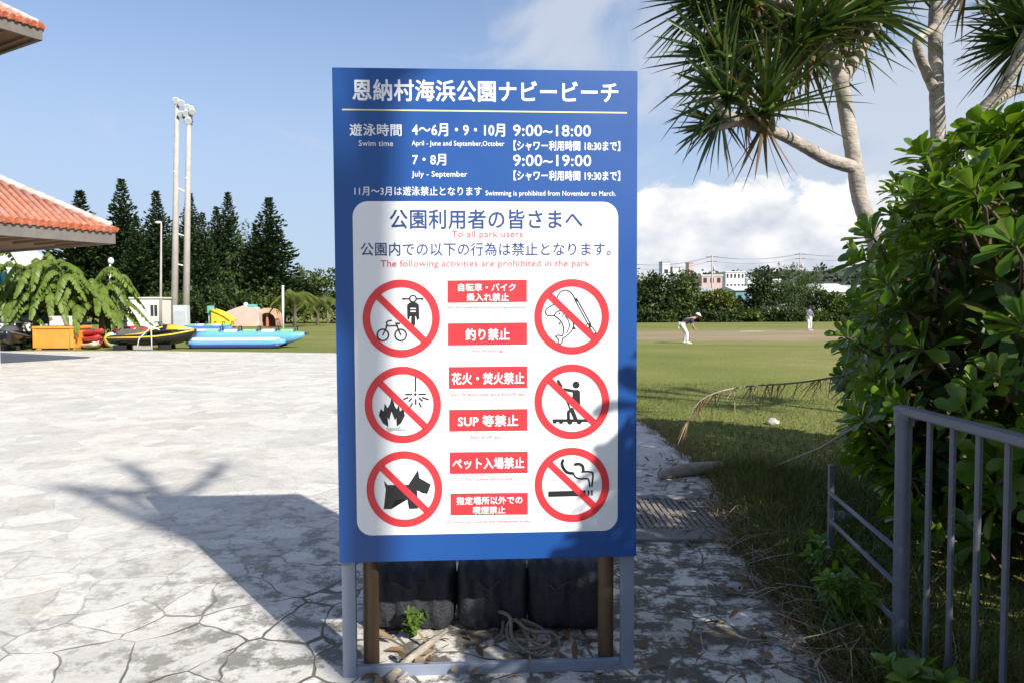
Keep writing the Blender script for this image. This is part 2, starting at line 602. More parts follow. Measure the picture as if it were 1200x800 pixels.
PATH = [(1.28, -6), (1.30, 2.0), (1.36, 3.1), (1.46, 4.7), (1.80, 6.2), (1.86, 8.2), (1.80, 9.8), (-1.6, 16.5), (-6.4, 26.2),
        (-14, 28.2), (-45, 30.0), (-45, -6)]
path_poly = ragged(PATH[:8], 0.06, 0.22, 3, False)
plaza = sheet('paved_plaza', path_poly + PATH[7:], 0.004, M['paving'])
inf = [Vector((21 + 32 * math.cos(a) + random.uniform(-.5, .5), 42.5 + 13.0 * math.sin(a) + random.uniform(-.5, .5))) for a in np.linspace(0, 2 * PI, 80, endpoint=False)]
sheet('infield', inf, 0.004, M['dirt'])

# ------------------------------------------------------------------ the notice sign
SX, SY, SYAW, SW, SZB, SZT = -0.718, 2.962, 0.0500, 1.24, 0.507, 2.523
sign = thing('notice_sign', 'large blue and white beach park notice board with red prohibition symbols on grey legs', 'sign', (SX, SY, 0), SYAW)
s_u = Vector((math.cos(SYAW), math.sin(SYAW), 0))
s_n = Vector((math.sin(SYAW), -math.cos(SYAW), 0))     # towards the reader
s_o = Vector((SX, SY, 0))


def SP(px, py):
    """photo pixel -> (u, v) on the board's face"""
    d = ray(px, py)
    o = Vector((0, 0, H))
    t = (s_o - o).dot(s_n) / d.dot(s_n)
    p = o + d * t - s_o
    return p.dot(s_u), p.z


TH = 0.03
# the face of the board is the local plane y = 0, the board lies behind it
board = MB().box((SW / 2, TH / 2, (SZB + SZT) / 2), (SW, TH, SZT - SZB)).build('board', M['blue'], sign, bevel=0.002, local=True)


def flat(name, polys, m, parent, off):
    """flat printed shapes: polys = list of (list of (u,v), material index)"""
    me = bpy.data.meshes.new(name)
    bm = bmesh.new()
    for k, (pts, mi) in enumerate(polys):
        vs = [bm.verts.new((u, -off - 0.00002 * (k % 7) - (0.0004 if mi else 0), v)) for u, v in pts]
        f = bm.faces.new(vs)
        f.material_index = mi
    bmesh.ops.triangulate(bm, faces=bm.faces[:], ngon_method='EAR_CLIP')
    bmesh.ops.recalc_face_normals(bm, faces=bm.faces[:])
    bm.to_mesh(me)
    bm.free()
    return link_mesh(name, me, m, parent)


def stroke(pts, w, mi=0, cap=True):
    """polyline -> quads and round joints, in the same space as pts"""
    out = []
    for (a, b) in zip(pts[:-1], pts[1:]):
        a, b = Vector(a), Vector(b)
        d = b - a
        if d.length < 1e-9:
            continue
        n = Vector((-d.y, d.x)).normalized() * (w / 2)
        out.append(([tuple(a + n), tuple(a - n), tuple(b - n), tuple(b + n)], mi))
    js = pts if cap else pts[1:-1]
    for p in js:
        out.append((disc(p, w / 2, 10), mi))
    return out


def disc(c, r, n=28):
    return [(c[0] + r * math.cos(2 * PI * k / n), c[1] + r * math.sin(2 * PI * k / n)) for k in range(n)]


def smooth_path(pts, k=5):
    out = []
    P_ = [pts[0]] + list(pts) + [pts[-1]]
    for i in range(1, len(P_) - 2):
        p0, p1, p2, p3 = (Vector(P_[i + j]) for j in (-1, 0, 1, 2))
        for s in range(k):
            t = s / k
            out.append(tuple(0.5 * ((2 * p1) + (-p0 + p2) * t + (2 * p0 - 5 * p1 + 4 * p2 - p3) * t * t + (-p0 + 3 * p1 - 3 * p2 + p3) * t ** 3)))
    out.append(tuple(pts[-1]))
    return out


def ring(c, r1, r0, mi=0, n=56):
    out = []
    for k in range(n):
        a, b = 2 * PI * k / n, 2 * PI * (k + 1) / n
        out.append(([(c[0] + r * math.cos(t), c[1] + r * math.sin(t)) for r, t in ((r1, a), (r1, b), (r0, b), (r0, a))], mi))
    return out


def text_on(name, body, box, m, parent, off, bold=0.0, xbold=None):
    c = bpy.data.curves.new(name, 'FONT')
    c.body = body
    c.resolution_u = 3
    c.space_character = 1.04
    o = bpy.data.objects.new(name, c)
    COL.objects.link(o)
    bpy.context.view_layer.update()
    dg = bpy.context.evaluated_depsgraph_get()
    me = bpy.data.meshes.new_from_object(o.evaluated_get(dg))
    bpy.data.objects.remove(o)
    bpy.data.curves.remove(c)
    n = len(me.vertices)
    co = np.empty(n * 3, dtype=np.float32)
    me.vertices.foreach_get('co', co)
    co = co.reshape(-1, 3)
    x0, y0, x1, y1 = box
    ym, xm = (y0 + y1) / 2, (x0 + x1) / 2
    u0, u1 = SP(x0, ym)[0], SP(x1, ym)[0]
    v1, v0 = SP(xm, y0)[1], SP(xm, y1)[1]
    mn, mx = co.min(0), co.max(0)
    out = np.zeros_like(co)
    out[:, 0] = u0 + (co[:, 0] - mn[0]) / (mx[0] - mn[0]) * (u1 - u0)
    out[:, 2] = v0 + (co[:, 1] - mn[1]) / (mx[1] - mn[1]) * (v1 - v0)
    out[:, 1] = -off
    me.vertices.foreach_set('co', out.ravel())
    me.materials.clear()
    me.update()
    if bold:                                   # thicken the strokes
        d = bold * (v1 - v0) * 1.0
        src = me
        bm = bmesh.new()
        for k, (dx, dz) in enumerate(((0, 0), (d, 0), (-d, 0), (0, d), (0, -d), (.7 * d, .7 * d), (-.7 * d, .7 * d), (.7 * d, -.7 * d), (-.7 * d, -.7 * d))):
            n0 = len(bm.verts)
            bm.from_mesh(src)
            bm.verts.ensure_lookup_table()
            for v in bm.verts[n0:]:
                v.co += Vector((dx, -0.00002 * k, dz))
        me = bpy.data.meshes.new(name)
        bm.to_mesh(me)
        bm.free()
        bpy.data.meshes.remove(src)
    me.name = name
    return link_mesh(name, me, m, parent)


# white rounded panel
def rounded(u0, v0, u1, v1, r, k=8):
    pts = []
    for cx, cy, a0 in ((u1 - r, v1 - r, 0), (u0 + r, v1 - r, 90), (u0 + r, v0 + r, 180), (u1 - r, v0 + r, 270)):
        for i in range(k + 1):
            a = R(a0 + 90 * i / k)
            pts.append((cx + r * math.cos(a), cy + r * math.sin(a)))
    return pts


pu0 = (SP(413, 300)[0] + SP(419, 590)[0]) / 2
pu1 = (SP(725, 300)[0] + SP(723, 590)[0]) / 2
pv1 = SP(570, 236.5)[1]
pv0 = SP(570, 624)[1]
white = flat('information_panel', [(rounded(pu0, pv0, pu1, pv1, 0.062), 0)], M['white'], sign, 0.001)

text_on('title_lettering', '恩納村海浜公園ナビービーチ', (413.5, 95, 724, 119.5), M['white'], sign, 0.001, 0.022)
flat('title_rule', [([SP(401, 128), SP(401, 129.6), SP(734.5, 133.4), SP(734.5, 131.8)], 0)], M['yellow_print'], sign, 0.001)
for nm, body, box, bold in (
        ('hours_lettering', '遊泳時間', (410, 145.5, 470.5, 159.5), .018),
        ('hours_lettering', 'Swim time', (420.5, 165, 460.5, 171.5), .008),
        ('hours_lettering', '4〜6月・9・10月', (483, 145.5, 591.5, 160), .022),
        ('hours_lettering', 'April - June and September,October', (482.5, 165.5, 591, 173), .012),
        ('hours_lettering', '9:00~18:00', (601.5, 147, 692, 160), .020),
        ('hours_lettering', '【シャワー利用時間 18:30まで】', (602, 165.5, 726.5, 177), .022),
        ('hours_lettering', '7・8月', (483.5, 181, 522.5, 194), .022),
        ('hours_lettering', 'July - September', (482.5, 201, 547.5, 209.5), .012),
        ('hours_lettering', '9:00~19:00', (601.5, 182, 692.5, 195), .020),
        ('hours_lettering', '【シャワー利用時間 19:30まで】', (602, 200.5, 726.5, 212), .022),
        ('season_lettering', '11月〜3月は遊泳禁止となります', (415.5, 219, 564.5, 229.5), .014),
        ('season_lettering', 'Swimming is prohibited from November to March.', (569, 224, 721.5, 231.5), .012)):
    text_on(nm, body, box, M['white'], sign, 0.001, bold)
for body, box, m_, bold in (
        ('公園利用者の皆さまへ', (457, 246, 682.5, 268.5), 'navy', .016),
        ('To all park users', (529.5, 271, 612.5, 280.5), 'red_soft', .012),
        ('公園内での以下の行為は禁止となります。', (423, 284.5, 715.5, 300), 'navy', .010),
        ('The following activities are prohibited in the park', (446, 305, 691, 315), 'red_soft', .012)):
    text_on('notice_lettering', body, box, M[m_], white, 0.0022, bold)

plates = [
    ((524.5, 329, 617.3, 355), [('自転車・バイク', (537, 332.5, 604, 341.5)), ('乗入れ禁止', (547, 344, 596, 353))], 'No bicycles and motorcycles allowed', (525, 359, 616, 362.3)),
    ((525, 379, 617.6, 404.6), [('釣り禁止', (545.5, 385, 597, 398.5))], 'No Fishing', (553, 409.4, 589, 412.8)),
    ((526, 429.6, 617.8, 455), [('花火・焚火禁止', (529.5, 436, 614, 449.5))], 'No fireworks and bonfires', (529, 459.6, 614, 463.2)),
    ((526.5, 479.6, 618, 505), [('SUP 等禁止', (537, 486, 607, 499))], 'No SUP etc.', (552, 510, 590, 513.2)),
    ((527, 529.3, 618.3, 554.6), [('ペット入場禁止', (530.5, 535.5, 614, 548.5))], 'No pets allowed', (546, 559, 600, 562.5)),
    ((528, 577.6, 618.5, 603), [('指定場所以外での', (535, 581, 612, 590)), ('喫煙禁止', (554.5, 592.5, 592, 601))], 'No smoking outside the designated areas', (523, 609, 621, 612.2)),
]
for box, lines, eng, ebox in plates:
    x0, y0, x1, y1 = box
    p = flat('caption_plate', [([SP(x0, y1), SP(x1, y1 - 1), SP(x1, y0 - 1), SP(x0, y0)], 0)], M['red'], sign, 0.002)
    for body, b in lines:
        text_on('lettering', body, b, M['white'], p, 0.003, 0.026)
    text_on('lettering', eng, ebox, M['pink'], p, 0.0022, 0.03)

symbols = []
# bicycle and scooter
s = []
s += [(disc((552, 243), 38), 0), (disc((552, 243), 23), 1)]
s += stroke([(460, 243), (512, 243)], 14) + stroke([(592, 243), (645, 243)], 14)
s += [(disc((462, 243), 11), 0), (disc((640, 243), 11), 0)]
s += [([(500, 425), (497, 300), (520, 278), (585, 278), (608, 300), (612, 430), (592, 445), (580, 405), (552, 388), (526, 405), (515, 440)], 0)]
s += stroke([(532, 334), (574, 334)], 11, 1) + stroke([(532, 360), (574, 360)], 11, 1)
s += stroke([(555, 420), (555, 478)], 38)
s += ring((270, 580), 60, 46) + ring((437, 580), 60, 46)
s += stroke([(270, 580), (312, 490), (303, 462), (325, 447), (350, 445)], 13) + stroke([(300, 495), (408, 495)], 12)
s += stroke([(392, 473), (425, 473)], 16) + stroke([(437, 580), (398, 484)], 13)
symbols.append(((415, 320), (442, 425), 362, s))
# fishing
s = []
s += stroke(smooth_path([(262, 235), (275, 205), (300, 175), (340, 162), (385, 180), (415, 215), (432, 250)]), 10)
s += stroke([(440, 250), (568, 484)], 30) + stroke([(450, 272), (558, 470)], 8, 1) + stroke([(575, 508), (618, 566)], 34) + stroke([(580, 515), (612, 558)], 12, 1)
s += ring((556, 492), 24, 16)
s += stroke(smooth_path([(250, 290), (195, 315), (160, 345), (155, 375), (175, 398), (215, 402), (240, 396)]), 10)
s += stroke(smooth_path([(235, 397), (255, 370), (290, 355), (340, 355)]), 10)
s += stroke(smooth_path([(340, 405), (368, 445), (378, 500), (352, 562)]), 8)
s += stroke(smooth_path([(405, 440), (418, 490), (395, 545), (350, 590), (315, 610)]), 10)
s += stroke(smooth_path([(240, 403), (270, 425), (305, 460), (322, 510), (322, 560), (310, 590)]), 10)
s += stroke([(310, 590), (275, 580), (248, 592), (275, 620), (272, 655), (295, 665), (310, 640), (315, 610)], 10)
s += [([(275, 470), (300, 455), (290, 488)], 0), ([(418, 488), (440, 532), (400, 525)], 0), (disc((285, 380), 8), 0)]
s += stroke([(328, 380), (310, 412)], 8)
symbols.append(((620, 320), (400, 408), 350, s))
# fireworks and bonfire
s = []
s += [([(350, 325), (375, 375), (382, 405), (400, 430), (420, 392), (430, 450), (462, 425), (455, 470), (476, 492), (440, 562), (402, 592), (418, 550), (397, 510),
        (385, 535), (350, 450), (330, 530), (313, 505), (300, 550), (322, 597), (270, 562), (232, 488), (262, 505), (250, 428), (285, 460), (285, 378), (315, 420), (338, 380)], 0)]
s += stroke([(310, 612), (480, 628)], 20, 2) + stroke([(330, 632), (430, 604)], 18, 2)
s += stroke([(576, 122), (576, 262)], 14) + [(disc((575, 292), 13), 0)]
for a, b in (((485, 292), (540, 292)), ((610, 292), (668, 290)), ((465, 338), (505, 322)), ((642, 322), (695, 340)), ((515, 355), (540, 330)),
             ((612, 327), (640, 352)), ((578, 342), (578, 385)), ((530, 405), (545, 377)), ((610, 372), (628, 408))):
    s += stroke([a, b], 15)
symbols.append(((415, 425), (457, 390), 358, s))
# stand-up paddling
s = [(disc((440, 243), 33), 0), ([(405, 380), (410, 302), (425, 290), (455, 288), (477, 305), (479, 430), (470, 442)], 0)]
s += stroke([(330, 285), (415, 302)], 26) + stroke([(272, 207), (300, 256)], 26) + stroke([(300, 256), (385, 470)], 14)
s += stroke([(398, 470), (368, 500), (370, 572)], 28) + stroke([(400, 475), (440, 572)], 36)
s += stroke([(232, 577), (555, 577)], 26)
s += [(disc((300, 588), 20), 0), (disc((382, 590), 24), 0), (disc((470, 588), 24), 0), (disc((240, 588), 18), 0)] + stroke([(540, 585), (622, 572)], 15)
symbols.append(((620, 420), (402, 400), 350, s))
# dog
s = [([(278, 340), (312, 380), (510, 378), (600, 238), (612, 315), (720, 375), (685, 465), (665, 448), (650, 460), (638, 436), (618, 442), (590, 430), (580, 480),
       (600, 600), (515, 605), (500, 515), (400, 512), (370, 530), (350, 605), (278, 605), (298, 420)], 0)]
symbols.append(((415, 520), (472, 418), 355, s))
# cigarette
s = [([(180, 440), (530, 430), (530, 482), (180, 492)], 0)] + stroke([(556, 430), (558, 478)], 16, 0, False) + stroke([(587, 430), (589, 478)], 14, 0, False)
s += stroke(smooth_path([(318, 150), (308, 185), (325, 228), (358, 262), (412, 272)]), 27) + stroke(smooth_path([(412, 272), (440, 308), (480, 322), (548, 322), (563, 350), (567, 395)]), 15)
s += stroke(smooth_path([(432, 188), (470, 184), (502, 205), (508, 250)]), 27) + stroke(smooth_path([(495, 258), (545, 255), (590, 264), (598, 300), (588, 390)]), 16)
symbols.append(((620, 520), (402, 378), 348, s))
for (ox, oy), (cx, cy), rr, shapes in symbols:
    q = lambda p: SP(ox + p[0] / 8.0, oy + p[1] / 8.0)
    rg = ring((cx, cy), rr, rr * 0.805) + stroke([(cx - rr * 0.61, cy - rr * 0.575), (cx + rr * 0.60, cy + rr * 0.575)], rr * 0.175, 0, False)
    o = flat('prohibition_symbol', [([q(p) for p in pts], mi) for pts, mi in rg], M['red'], sign, 0.0034)
    flat('pictogram', [([q(p) for p in pts], mi) for pts, mi in shapes], [M['black'], M['white'], M['grey_print']], o, 0.0022)

# legs, brown pipes, bottom rail
lw = 0.062
for u in (0.030, SW - 0.030):
    MB().box((u, 0.045, (SZT - 0.04) / 2), (0.058, 0.026, SZT - 0.04)).box((u, 0.075, (SZT - 0.04) / 2), (0.03, 0.034, SZT - 0.04)).build('leg', M['steel'], sign, bevel=0.003, local=True)
for u in (0.112, SW - 0.112):
    MB().lathe([(0.0, -0.05), (0.034, -0.05), (0.034, 2.3), (0.0, 2.3)], (u, 0.10, 0), 24).build('support_pipe', M['pipe'], sign, smooth=False, local=True)
MB().box((SW / 2, 0.045, 0.024), (SW - 0.118, 0.026, 0.052)).build('bottom_rail', M['steel'], sign, bevel=0.003, local=True)
for z_ in (1.5, SZT - .12):
    MB().box((SW / 2, 0.060, z_), (SW - 0.26, 0.045, 0.05)).build('back_rail', M['steel'], sign, local=True)

# three black sandbags on the ground behind the sign
M['sandbag'] = mat('black_woven_bag', (0.022, 0.023, 0.028), 0.7, 0.3, 20, 0.5, bscale=60)


def sandbag(px, w, label, seed, rot=0.0):
    r = random.Random(seed)
    g = G(px, 727)
    base = Vector((g.x, 3.56, 0))
    b = MB()
    secs = []
    m3 = Matrix.Rotation(rot, 3, 'Z')
    nz = lambda t, a: .016 * math.sin(7 * t + 2.1 * a + seed) + .010 * math.sin(17 * t - 3 * a + 2 * seed) + .006 * math.sin(31 * t + 5 * a)
    for i in range(33):
        t = -1 + 2 * i / 32
        k = max(0.03, 1 - abs(t) ** 9) ** 0.5
        ring_ = []
        for j in range(36):
            a = 2 * PI * j / 36
            cx_ = abs(math.cos(a)) ** 0.55 * (1 if math.cos(a) > 0 else -1)
            cz_ = abs(math.sin(a)) ** 0.5 * (1 if math.sin(a) > 0 else -1)
            d = 1 + nz(t, a) * 4 * (1 if cz_ > -.8 else .3)
            y = 0.16 * k * cx_ * d
            z = 0.168 + 0.170 * k ** .45 * cz_ * d - .020 * math.exp(-((t - .2 * seed + .3) / .3) ** 2) * (cz_ > 0)
            ring_.append(base + m3 @ Vector((t * w / 2, y, max(0.0, z))))
        secs.append(ring_)
    t_ = thing('sandbag', label, 'sandbag', base, 0, 'sandbags weighing down the back of the sign')
    b.loft(secs)
    b.build('sack', M['sandbag'], t_, smooth=True)
    sd = 1 if seed != 2 else -1
    pth = [base + m3 @ Vector((sd * (w / 2 - .02), -.10 + .022 * q, .175 + .018 * math.sin(q * 2.0 + seed))) for q in range(10)]
    MB().tube(pth, .012, 7).build('seam', M['sandbag'], t_, True)
    MB().tube([base + m3 @ Vector((-w * .2 + w * .07 * q, -.165 - .006 * math.sin(q), .24 + .02 * math.sin(q * 1.4 + seed))) for q in range(6)], .006, 6).build('tie_cord', M['rope_dark'], t_, True)


M['rope_dark'] = mat('dark_cord', (.05, .05, .048), .9, .2, 30)
sandbag(486, 0.425, 'black sandbag nearest the left brown pipe, weed growing in front of it', 1)
sandbag(577, 0.350, 'black sandbag squeezed in the middle between two others behind the sign', 2, 0.06)
sandbag(662, 0.385, 'black sandbag nearest the right brown pipe, rope end lying before it', 3, -0.05)

# ------------------------------------------------------------------ things lying round the sign
M['leaf_weed'] = leafmat('weed_leaf', [(0.05, 0.10, 0.015), (0.10, 0.17, 0.02), (0.07, 0.12, 0.02)], 0.5, 0.3)
M['rope'] = mat('old_rope', (0.22, 0.20, 0.15), 0.9, 0.25, 60, 0.6, bscale=160)
PROF_OVAL = [(0, .12), (.3, .8), (.6, 1.0), (.85, .6), (1, .08)]
PROF_SPAT = [(0, .16), (.3, .42), (.6, .86), (.8, 1.0), (.93, .72), (1, .2)]
PROF_SWORD = [(0, 1.0), (.2, .95), (.45, .8), (.7, .55), (.9, .25), (1, .02)]
PROF_BLADE = [(0, 1.0), (.45, .8), (.8, .45), (1, .03)]


def weed(px, py, label, n_st, h, spread, leafL, seed, m='leaf_weed', name='weed', loc=None, group=None):
    r = np.random.default_rng(seed)
    g = loc or G(px, py)
    t = thing(name, label, 'weed', (g.x, g.y, 0), 0, group)
    sb = MB()
    lv = []
    for k in range(n_st):
        a = r.uniform(0, 6.28)
        hh = h * r.uniform(.6, 1.0)
        tip = Vector((g.x + math.cos(a) * spread * r.uniform(.2, 1), g.y + math.sin(a) * spread * r.uniform(.2, 1), hh))
        b0 = Vector((g.x + math.cos(a) * .02, g.y + math.sin(a) * .02, -0.01))
        mid = b0.lerp(tip, .5) + Vector((0, 0, .15 * h))
        sb.tube([b0, mid, tip], [.004, .003, .002], 5)
        for q, z in ((mid, 5), (b0.lerp(mid, .6), 4), (mid.lerp(tip, .5), 5), (tip, 7)):
            ax = np.array([math.cos(a) * .5, math.sin(a) * .5, .9])
            d, nn, th = rosette_dirs(ax, z, .4, 1.5, .2, r)
            lv.append(leaves(np.repeat([list(q)], z, 0), d, nn, leafL * r.uniform(.6, 1.1, z), leafL * .42, PROF_OVAL, .15, .2, .1))
    sb.build('stem', M['leaf_weed'], t)
    V, Fq = cat_meshes(lv)
    np_mesh('foliage', V, Fq, M[m], t)
    return t


weed(480, 745, 'small bright green weed growing in front of the left sandbag', 9, .15, .12, .04, 5)
# rope coil
def rope_path(pts):
    return smooth_path([tuple(p) for p in pts], 6)


rp = []
for k, (px, py, z) in enumerate([(565, 722, .03), (580, 716, .10), (597, 722, .12), (600, 745, .05), (616, 762, .03), (640, 768, .02), (655, 757, .03), (648, 742, .05), (620, 738, .06),
                                 (603, 726, .10), (594, 735, .06), (600, 755, .03), (625, 760, .03), (645, 750, .05), (630, 733, .05), (600, 722, .08), (612, 732, .05), (622, 750, .04), (655, 765, .015), (672, 778, .012)]):
    rp.append(G(px, py, z))
rope = MB().tube(rope_path(rp), .0085, 8).tube(rope_path([G(590, 722, .07), G(588, 740, .02), G(580, 748, .01)]), .008, 8).build('rope', M['rope'], None, True, origin=(rp[0].x, rp[0].y, 0))
tag(rope, 'tangled old grey rope coiled on the paving in front of the sandbags', 'rope')
g = G(655, 728)
rt = MB().tube(rope_path([G(612, 727, .05), G(625, 731, .03), G(650, 731, .022), G(672, 729, .022), G(684, 723, .03), G(680, 714, .06)]), [.011] * 31, 8)
tag(rt.build('driftwood', M['wood_dry'], None, True, origin=(g.x, g.y, 0)), 'crooked thin branch lying against the right sandbag', 'branch')
g = G(490, 770)
b = MB().tube([G(455, 795, .02), G(480, 772, .035), G(505, 752, .045), G(524, 738, .06)], [.017, .019, .016, .009], 9).tube([G(466, 797, .015), G(490, 775, .02), G(512, 760, .02)], [.008, .009, .006], 7)
tag(b.build('driftwood', M['wood_dry'], None, True, origin=(g.x, g.y, 0)), 'pale dry split stick lying between the legs on the left', 'stick')

# ------------------------------------------------------------------ railing on the right
RX = 1.655
rail = thing('railing', 'grey painted steel railing with round post and upright bars at the right edge', 'railing', (RX, 3.05, 0))
RT = 1.13
MB().lathe([(0, -.1), (.032, -.1), (.032, RT - .02), (.030, RT + .004), (0, RT + .006)], (RX, 3.05, 0), 22).build('post', M['rail'], rail, False)
MB().lathe([(0, 0), (.040, 0), (.040, .06), (0, .06)], (RX, 3.05, RT - .075), 22).build('post_collar', M['rail'], rail, False)
MB().box((RX, 1.4, RT - .012), (.062, 3.36, .036)).build('top_rail', M['rail'], rail, bevel=.008)
MB().box((RX, 1.4, .10), (.034, 3.20, .034)).build('bottom_rail', M['rail'], rail, bevel=.004)
for k in range(18):
    y = 2.86 - k * .152
    if y < .2: break
    MB().lathe([(0, .11), (.0115, .11), (.0115, RT - .03), (0, RT - .03)], (RX, y, 0), 10).build('upright_bar', M['rail'], rail, False)
low = thing('low_fence', 'low grey fence of four thin level bars running back from the round post', 'fence', (RX + .01, 3.10, 0))
YE = 4.10
MB().box((RX + .16, YE, .33), (.028, .028, .66)).build('end_post', M['rail'], low, bevel=.003)
for z in (.50, .345, .18, .03):
    MB().tube([(RX + .012, 3.085, z), (RX + .15, YE - .01, z)], .0125, 10).build('level_bar', M['rail'], low, True)

# ------------------------------------------------------------------ naupaka shrubs
NAU = [(0.06, 0.13, 0.011), (0.10, 0.19, 0.014), (0.14, 0.245, 0.02), (0.08, 0.16, 0.015), (0.18, 0.26, 0.028), (0.10, 0.19, 0.014), (0.055, 0.12, 0.012), (0.22, 0.26, 0.04)]
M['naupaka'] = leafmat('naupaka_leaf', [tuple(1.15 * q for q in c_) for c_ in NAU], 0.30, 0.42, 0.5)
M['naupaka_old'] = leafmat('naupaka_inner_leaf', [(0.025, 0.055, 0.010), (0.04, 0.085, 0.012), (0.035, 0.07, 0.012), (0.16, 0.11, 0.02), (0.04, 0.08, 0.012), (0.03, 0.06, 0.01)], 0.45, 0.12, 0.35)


def naupaka(label, ells, n_out, n_in, seed, leafL=.15, keep=None, extra=()):
    r = np.random.default_rng(seed)
    c0 = ells[0][0]
    t = thing('naupaka_shrub', label, 'shrub', (c0[0], c0[1], 0), 0, 'naupaka shrubs along the railing')
    pts, axs = [], []
    tries = 0
    areas = np.array([(e[1][0] * e[1][2] + e[1][1] * e[1][2]) for e in ells])
    areas = areas / areas.sum()
    while len(pts) < n_out and tries < 60000:
        tries += 1
        e = ells[r.choice(len(ells), p=areas)]
        d = unit(r.normal(size=3))
        k = r.uniform(.90, 1.06) + .10 * math.sin(5 * d[0] + 3 * d[2] + seed) * math.cos(4 * d[1] + 2)
        p = np.array(e[0]) + d * np.array(e[1]) * k
        if p[2] < .12: continue
        if any(((p - np.array(o[0])) / np.array(o[1]) / .88) @ ((p - np.array(o[0])) / np.array(o[1])) / .88 < 1 for o in ells if o is not e): continue
        if keep and not keep(p): continue
        n_ = unit(d / np.array(e[1]))
        pts.append(p)
        axs.append(unit(n_ * .9 + np.array([0, 0, .75]) + r.normal(0, .25, 3)))
    for p, a in extra:
        pts.append(np.array(p, float))
        axs.append(unit(np.array(a, float)))
    lv = []
    sb = MB()
    for i, (p, a) in enumerate(zip(pts, axs)):
        n = int(r.integers(11, 18))
        d, nn, th = rosette_dirs(a, n, .25, 1.55, .16, r)
        L = leafL * r.uniform(.75, 1.2) * (0.55 + .45 * np.clip(th / 1.0, 0, 1)) * r.uniform(.85, 1.12, n)
        lv.append(leaves(np.repeat([p], n, 0) + d * .012 - a * (.05 * th[:, None]), d, nn, L, L * r.uniform(.36, .46), PROF_SPAT, .16, r.uniform(-.08, .30, n), r.uniform(.0, .12, n)))
        sb.tube([Vector(p - a * .32 + r.normal(0, .05, 3)), Vector(p - a * .14), Vector(p)], [.011, .009, .006], 5)
    V, Fq = cat_meshes(lv)
    np_mesh('foliage', V, Fq, M['naupaka'], t, True)
    # inner leaves
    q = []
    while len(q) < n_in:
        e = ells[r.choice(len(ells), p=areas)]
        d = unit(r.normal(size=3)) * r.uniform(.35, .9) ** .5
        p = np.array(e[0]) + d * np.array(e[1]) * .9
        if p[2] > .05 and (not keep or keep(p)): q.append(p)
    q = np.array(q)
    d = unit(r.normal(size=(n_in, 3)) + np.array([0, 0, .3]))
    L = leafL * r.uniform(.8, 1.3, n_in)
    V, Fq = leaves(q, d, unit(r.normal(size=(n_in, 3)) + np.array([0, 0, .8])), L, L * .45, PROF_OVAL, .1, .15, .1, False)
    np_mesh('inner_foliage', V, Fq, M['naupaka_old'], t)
    for e in ells:
        for k in range(7):
            a = r.uniform(0, 6.28)
            b0 = Vector((e[0][0] + .25 * math.cos(a), e[0][1] + .25 * math.sin(a), -.05))
            tp = Vector(e[0]) + Vector((e[1][0] * .8 * math.cos(a), e[1][1] * .8 * math.sin(a), e[1][2] * r.uniform(-.1, .6)))
            mid = b0.lerp(tp, .5) + Vector((r.uniform(-.15, .15), r.uniform(-.15, .15), .15))
            sb.tube([b0, mid, tp], [.03, .022, .012], 7)
    sb.build('stem', M['bark_dark'], t, True)
    return t


naupaka('tall glossy green naupaka shrub spreading over the railing at the right edge',
        [((3.42, 4.35, 1.25), (1.15, 1.25, 1.55)), ((3.25, 4.8, .95), (.8, 1.0, .9)), ((4.2, 6.2, 1.3), (1.15, 1.4, 1.6))], 680, 3000, 11, .18,
        lambda p: p[0] / max(p[1], .1) > .44,
        [((2.17, 4.55, 1.30), (-.75, -.2, .5)), ((2.05, 4.5, 1.38), (-.8, -.2, .35)), ((2.2, 4.3, 1.72), (-.6, -.3, .7)), ((2.15, 4.4, 2.0), (-.7, -.2, .7)),
         ((2.35, 4.3, 2.22), (-.5, -.2, .9)), ((2.2, 4.5, 1.12), (-.8, -.2, .4)), ((2.55, 4.4, 2.33), (-.2, -.2, 1)), ((2.1, 4.4, 1.85), (-.9, 0, .4))])
naupaka('dense naupaka shrub behind the railing bars near the camera', [((2.95, 1.15, 1.4), (1.2, 1.65, 1.85)), ((3.05, -1.0, 1.45), (1.15, 1.4, 1.75))], 560, 5600, 12, .19, lambda p: p[0] > 1.74 and p[1] < 2.1)

# ------------------------------------------------------------------ pandanus trees
M['pandanus'] = leafmat('pandanus_leaf', [(0.030, 0.060, 0.012), (0.045, 0.085, 0.016), (0.065, 0.115, 0.022), (0.05, 0.09, 0.02), (0.16, 0.15, 0.035)], 0.38, 0.16, 0.45)
M['pandanus_dry'] = leafmat('dry_pandanus_leaf', [(0.20, 0.14, 0.07), (0.13, 0.085, 0.04), (0.26, 0.19, 0.10)], 0.7, 0.2, 0.2)


def limb(b, pts, r0, r1, n=12, seed=0):
    """a branch with leaf-scar rings and slight kinks"""
    r = random.Random(seed)
    pts = [Vector(p) for p in pts]
    out = []
    P_ = [pts[0]] + pts + [pts[-1]]
    for i in range(1, len(P_) - 2):
        p0, p1, p2, p3 = P_[i - 1:i + 3]
        k = max(4, int((p2 - p1).length / .045))
        for s_ in range(k):
            t = s_ / k
            out.append(0.5 * ((2 * p1) + (-p0 + p2) * t + (2 * p0 - 5 * p1 + 4 * p2 - p3) * t * t + (-p0 + 3 * p1 - 3 * p2 + p3) * t ** 3))
    out.append(pts[-1])
    n_ = len(out)
    rad = [(r0 + (r1 - r0) * i / n_) * (1 + (.022 if i % 2 else -.015) + r.uniform(-.02, .02)) for i in range(n_)]
    b.tube(out, rad, n)


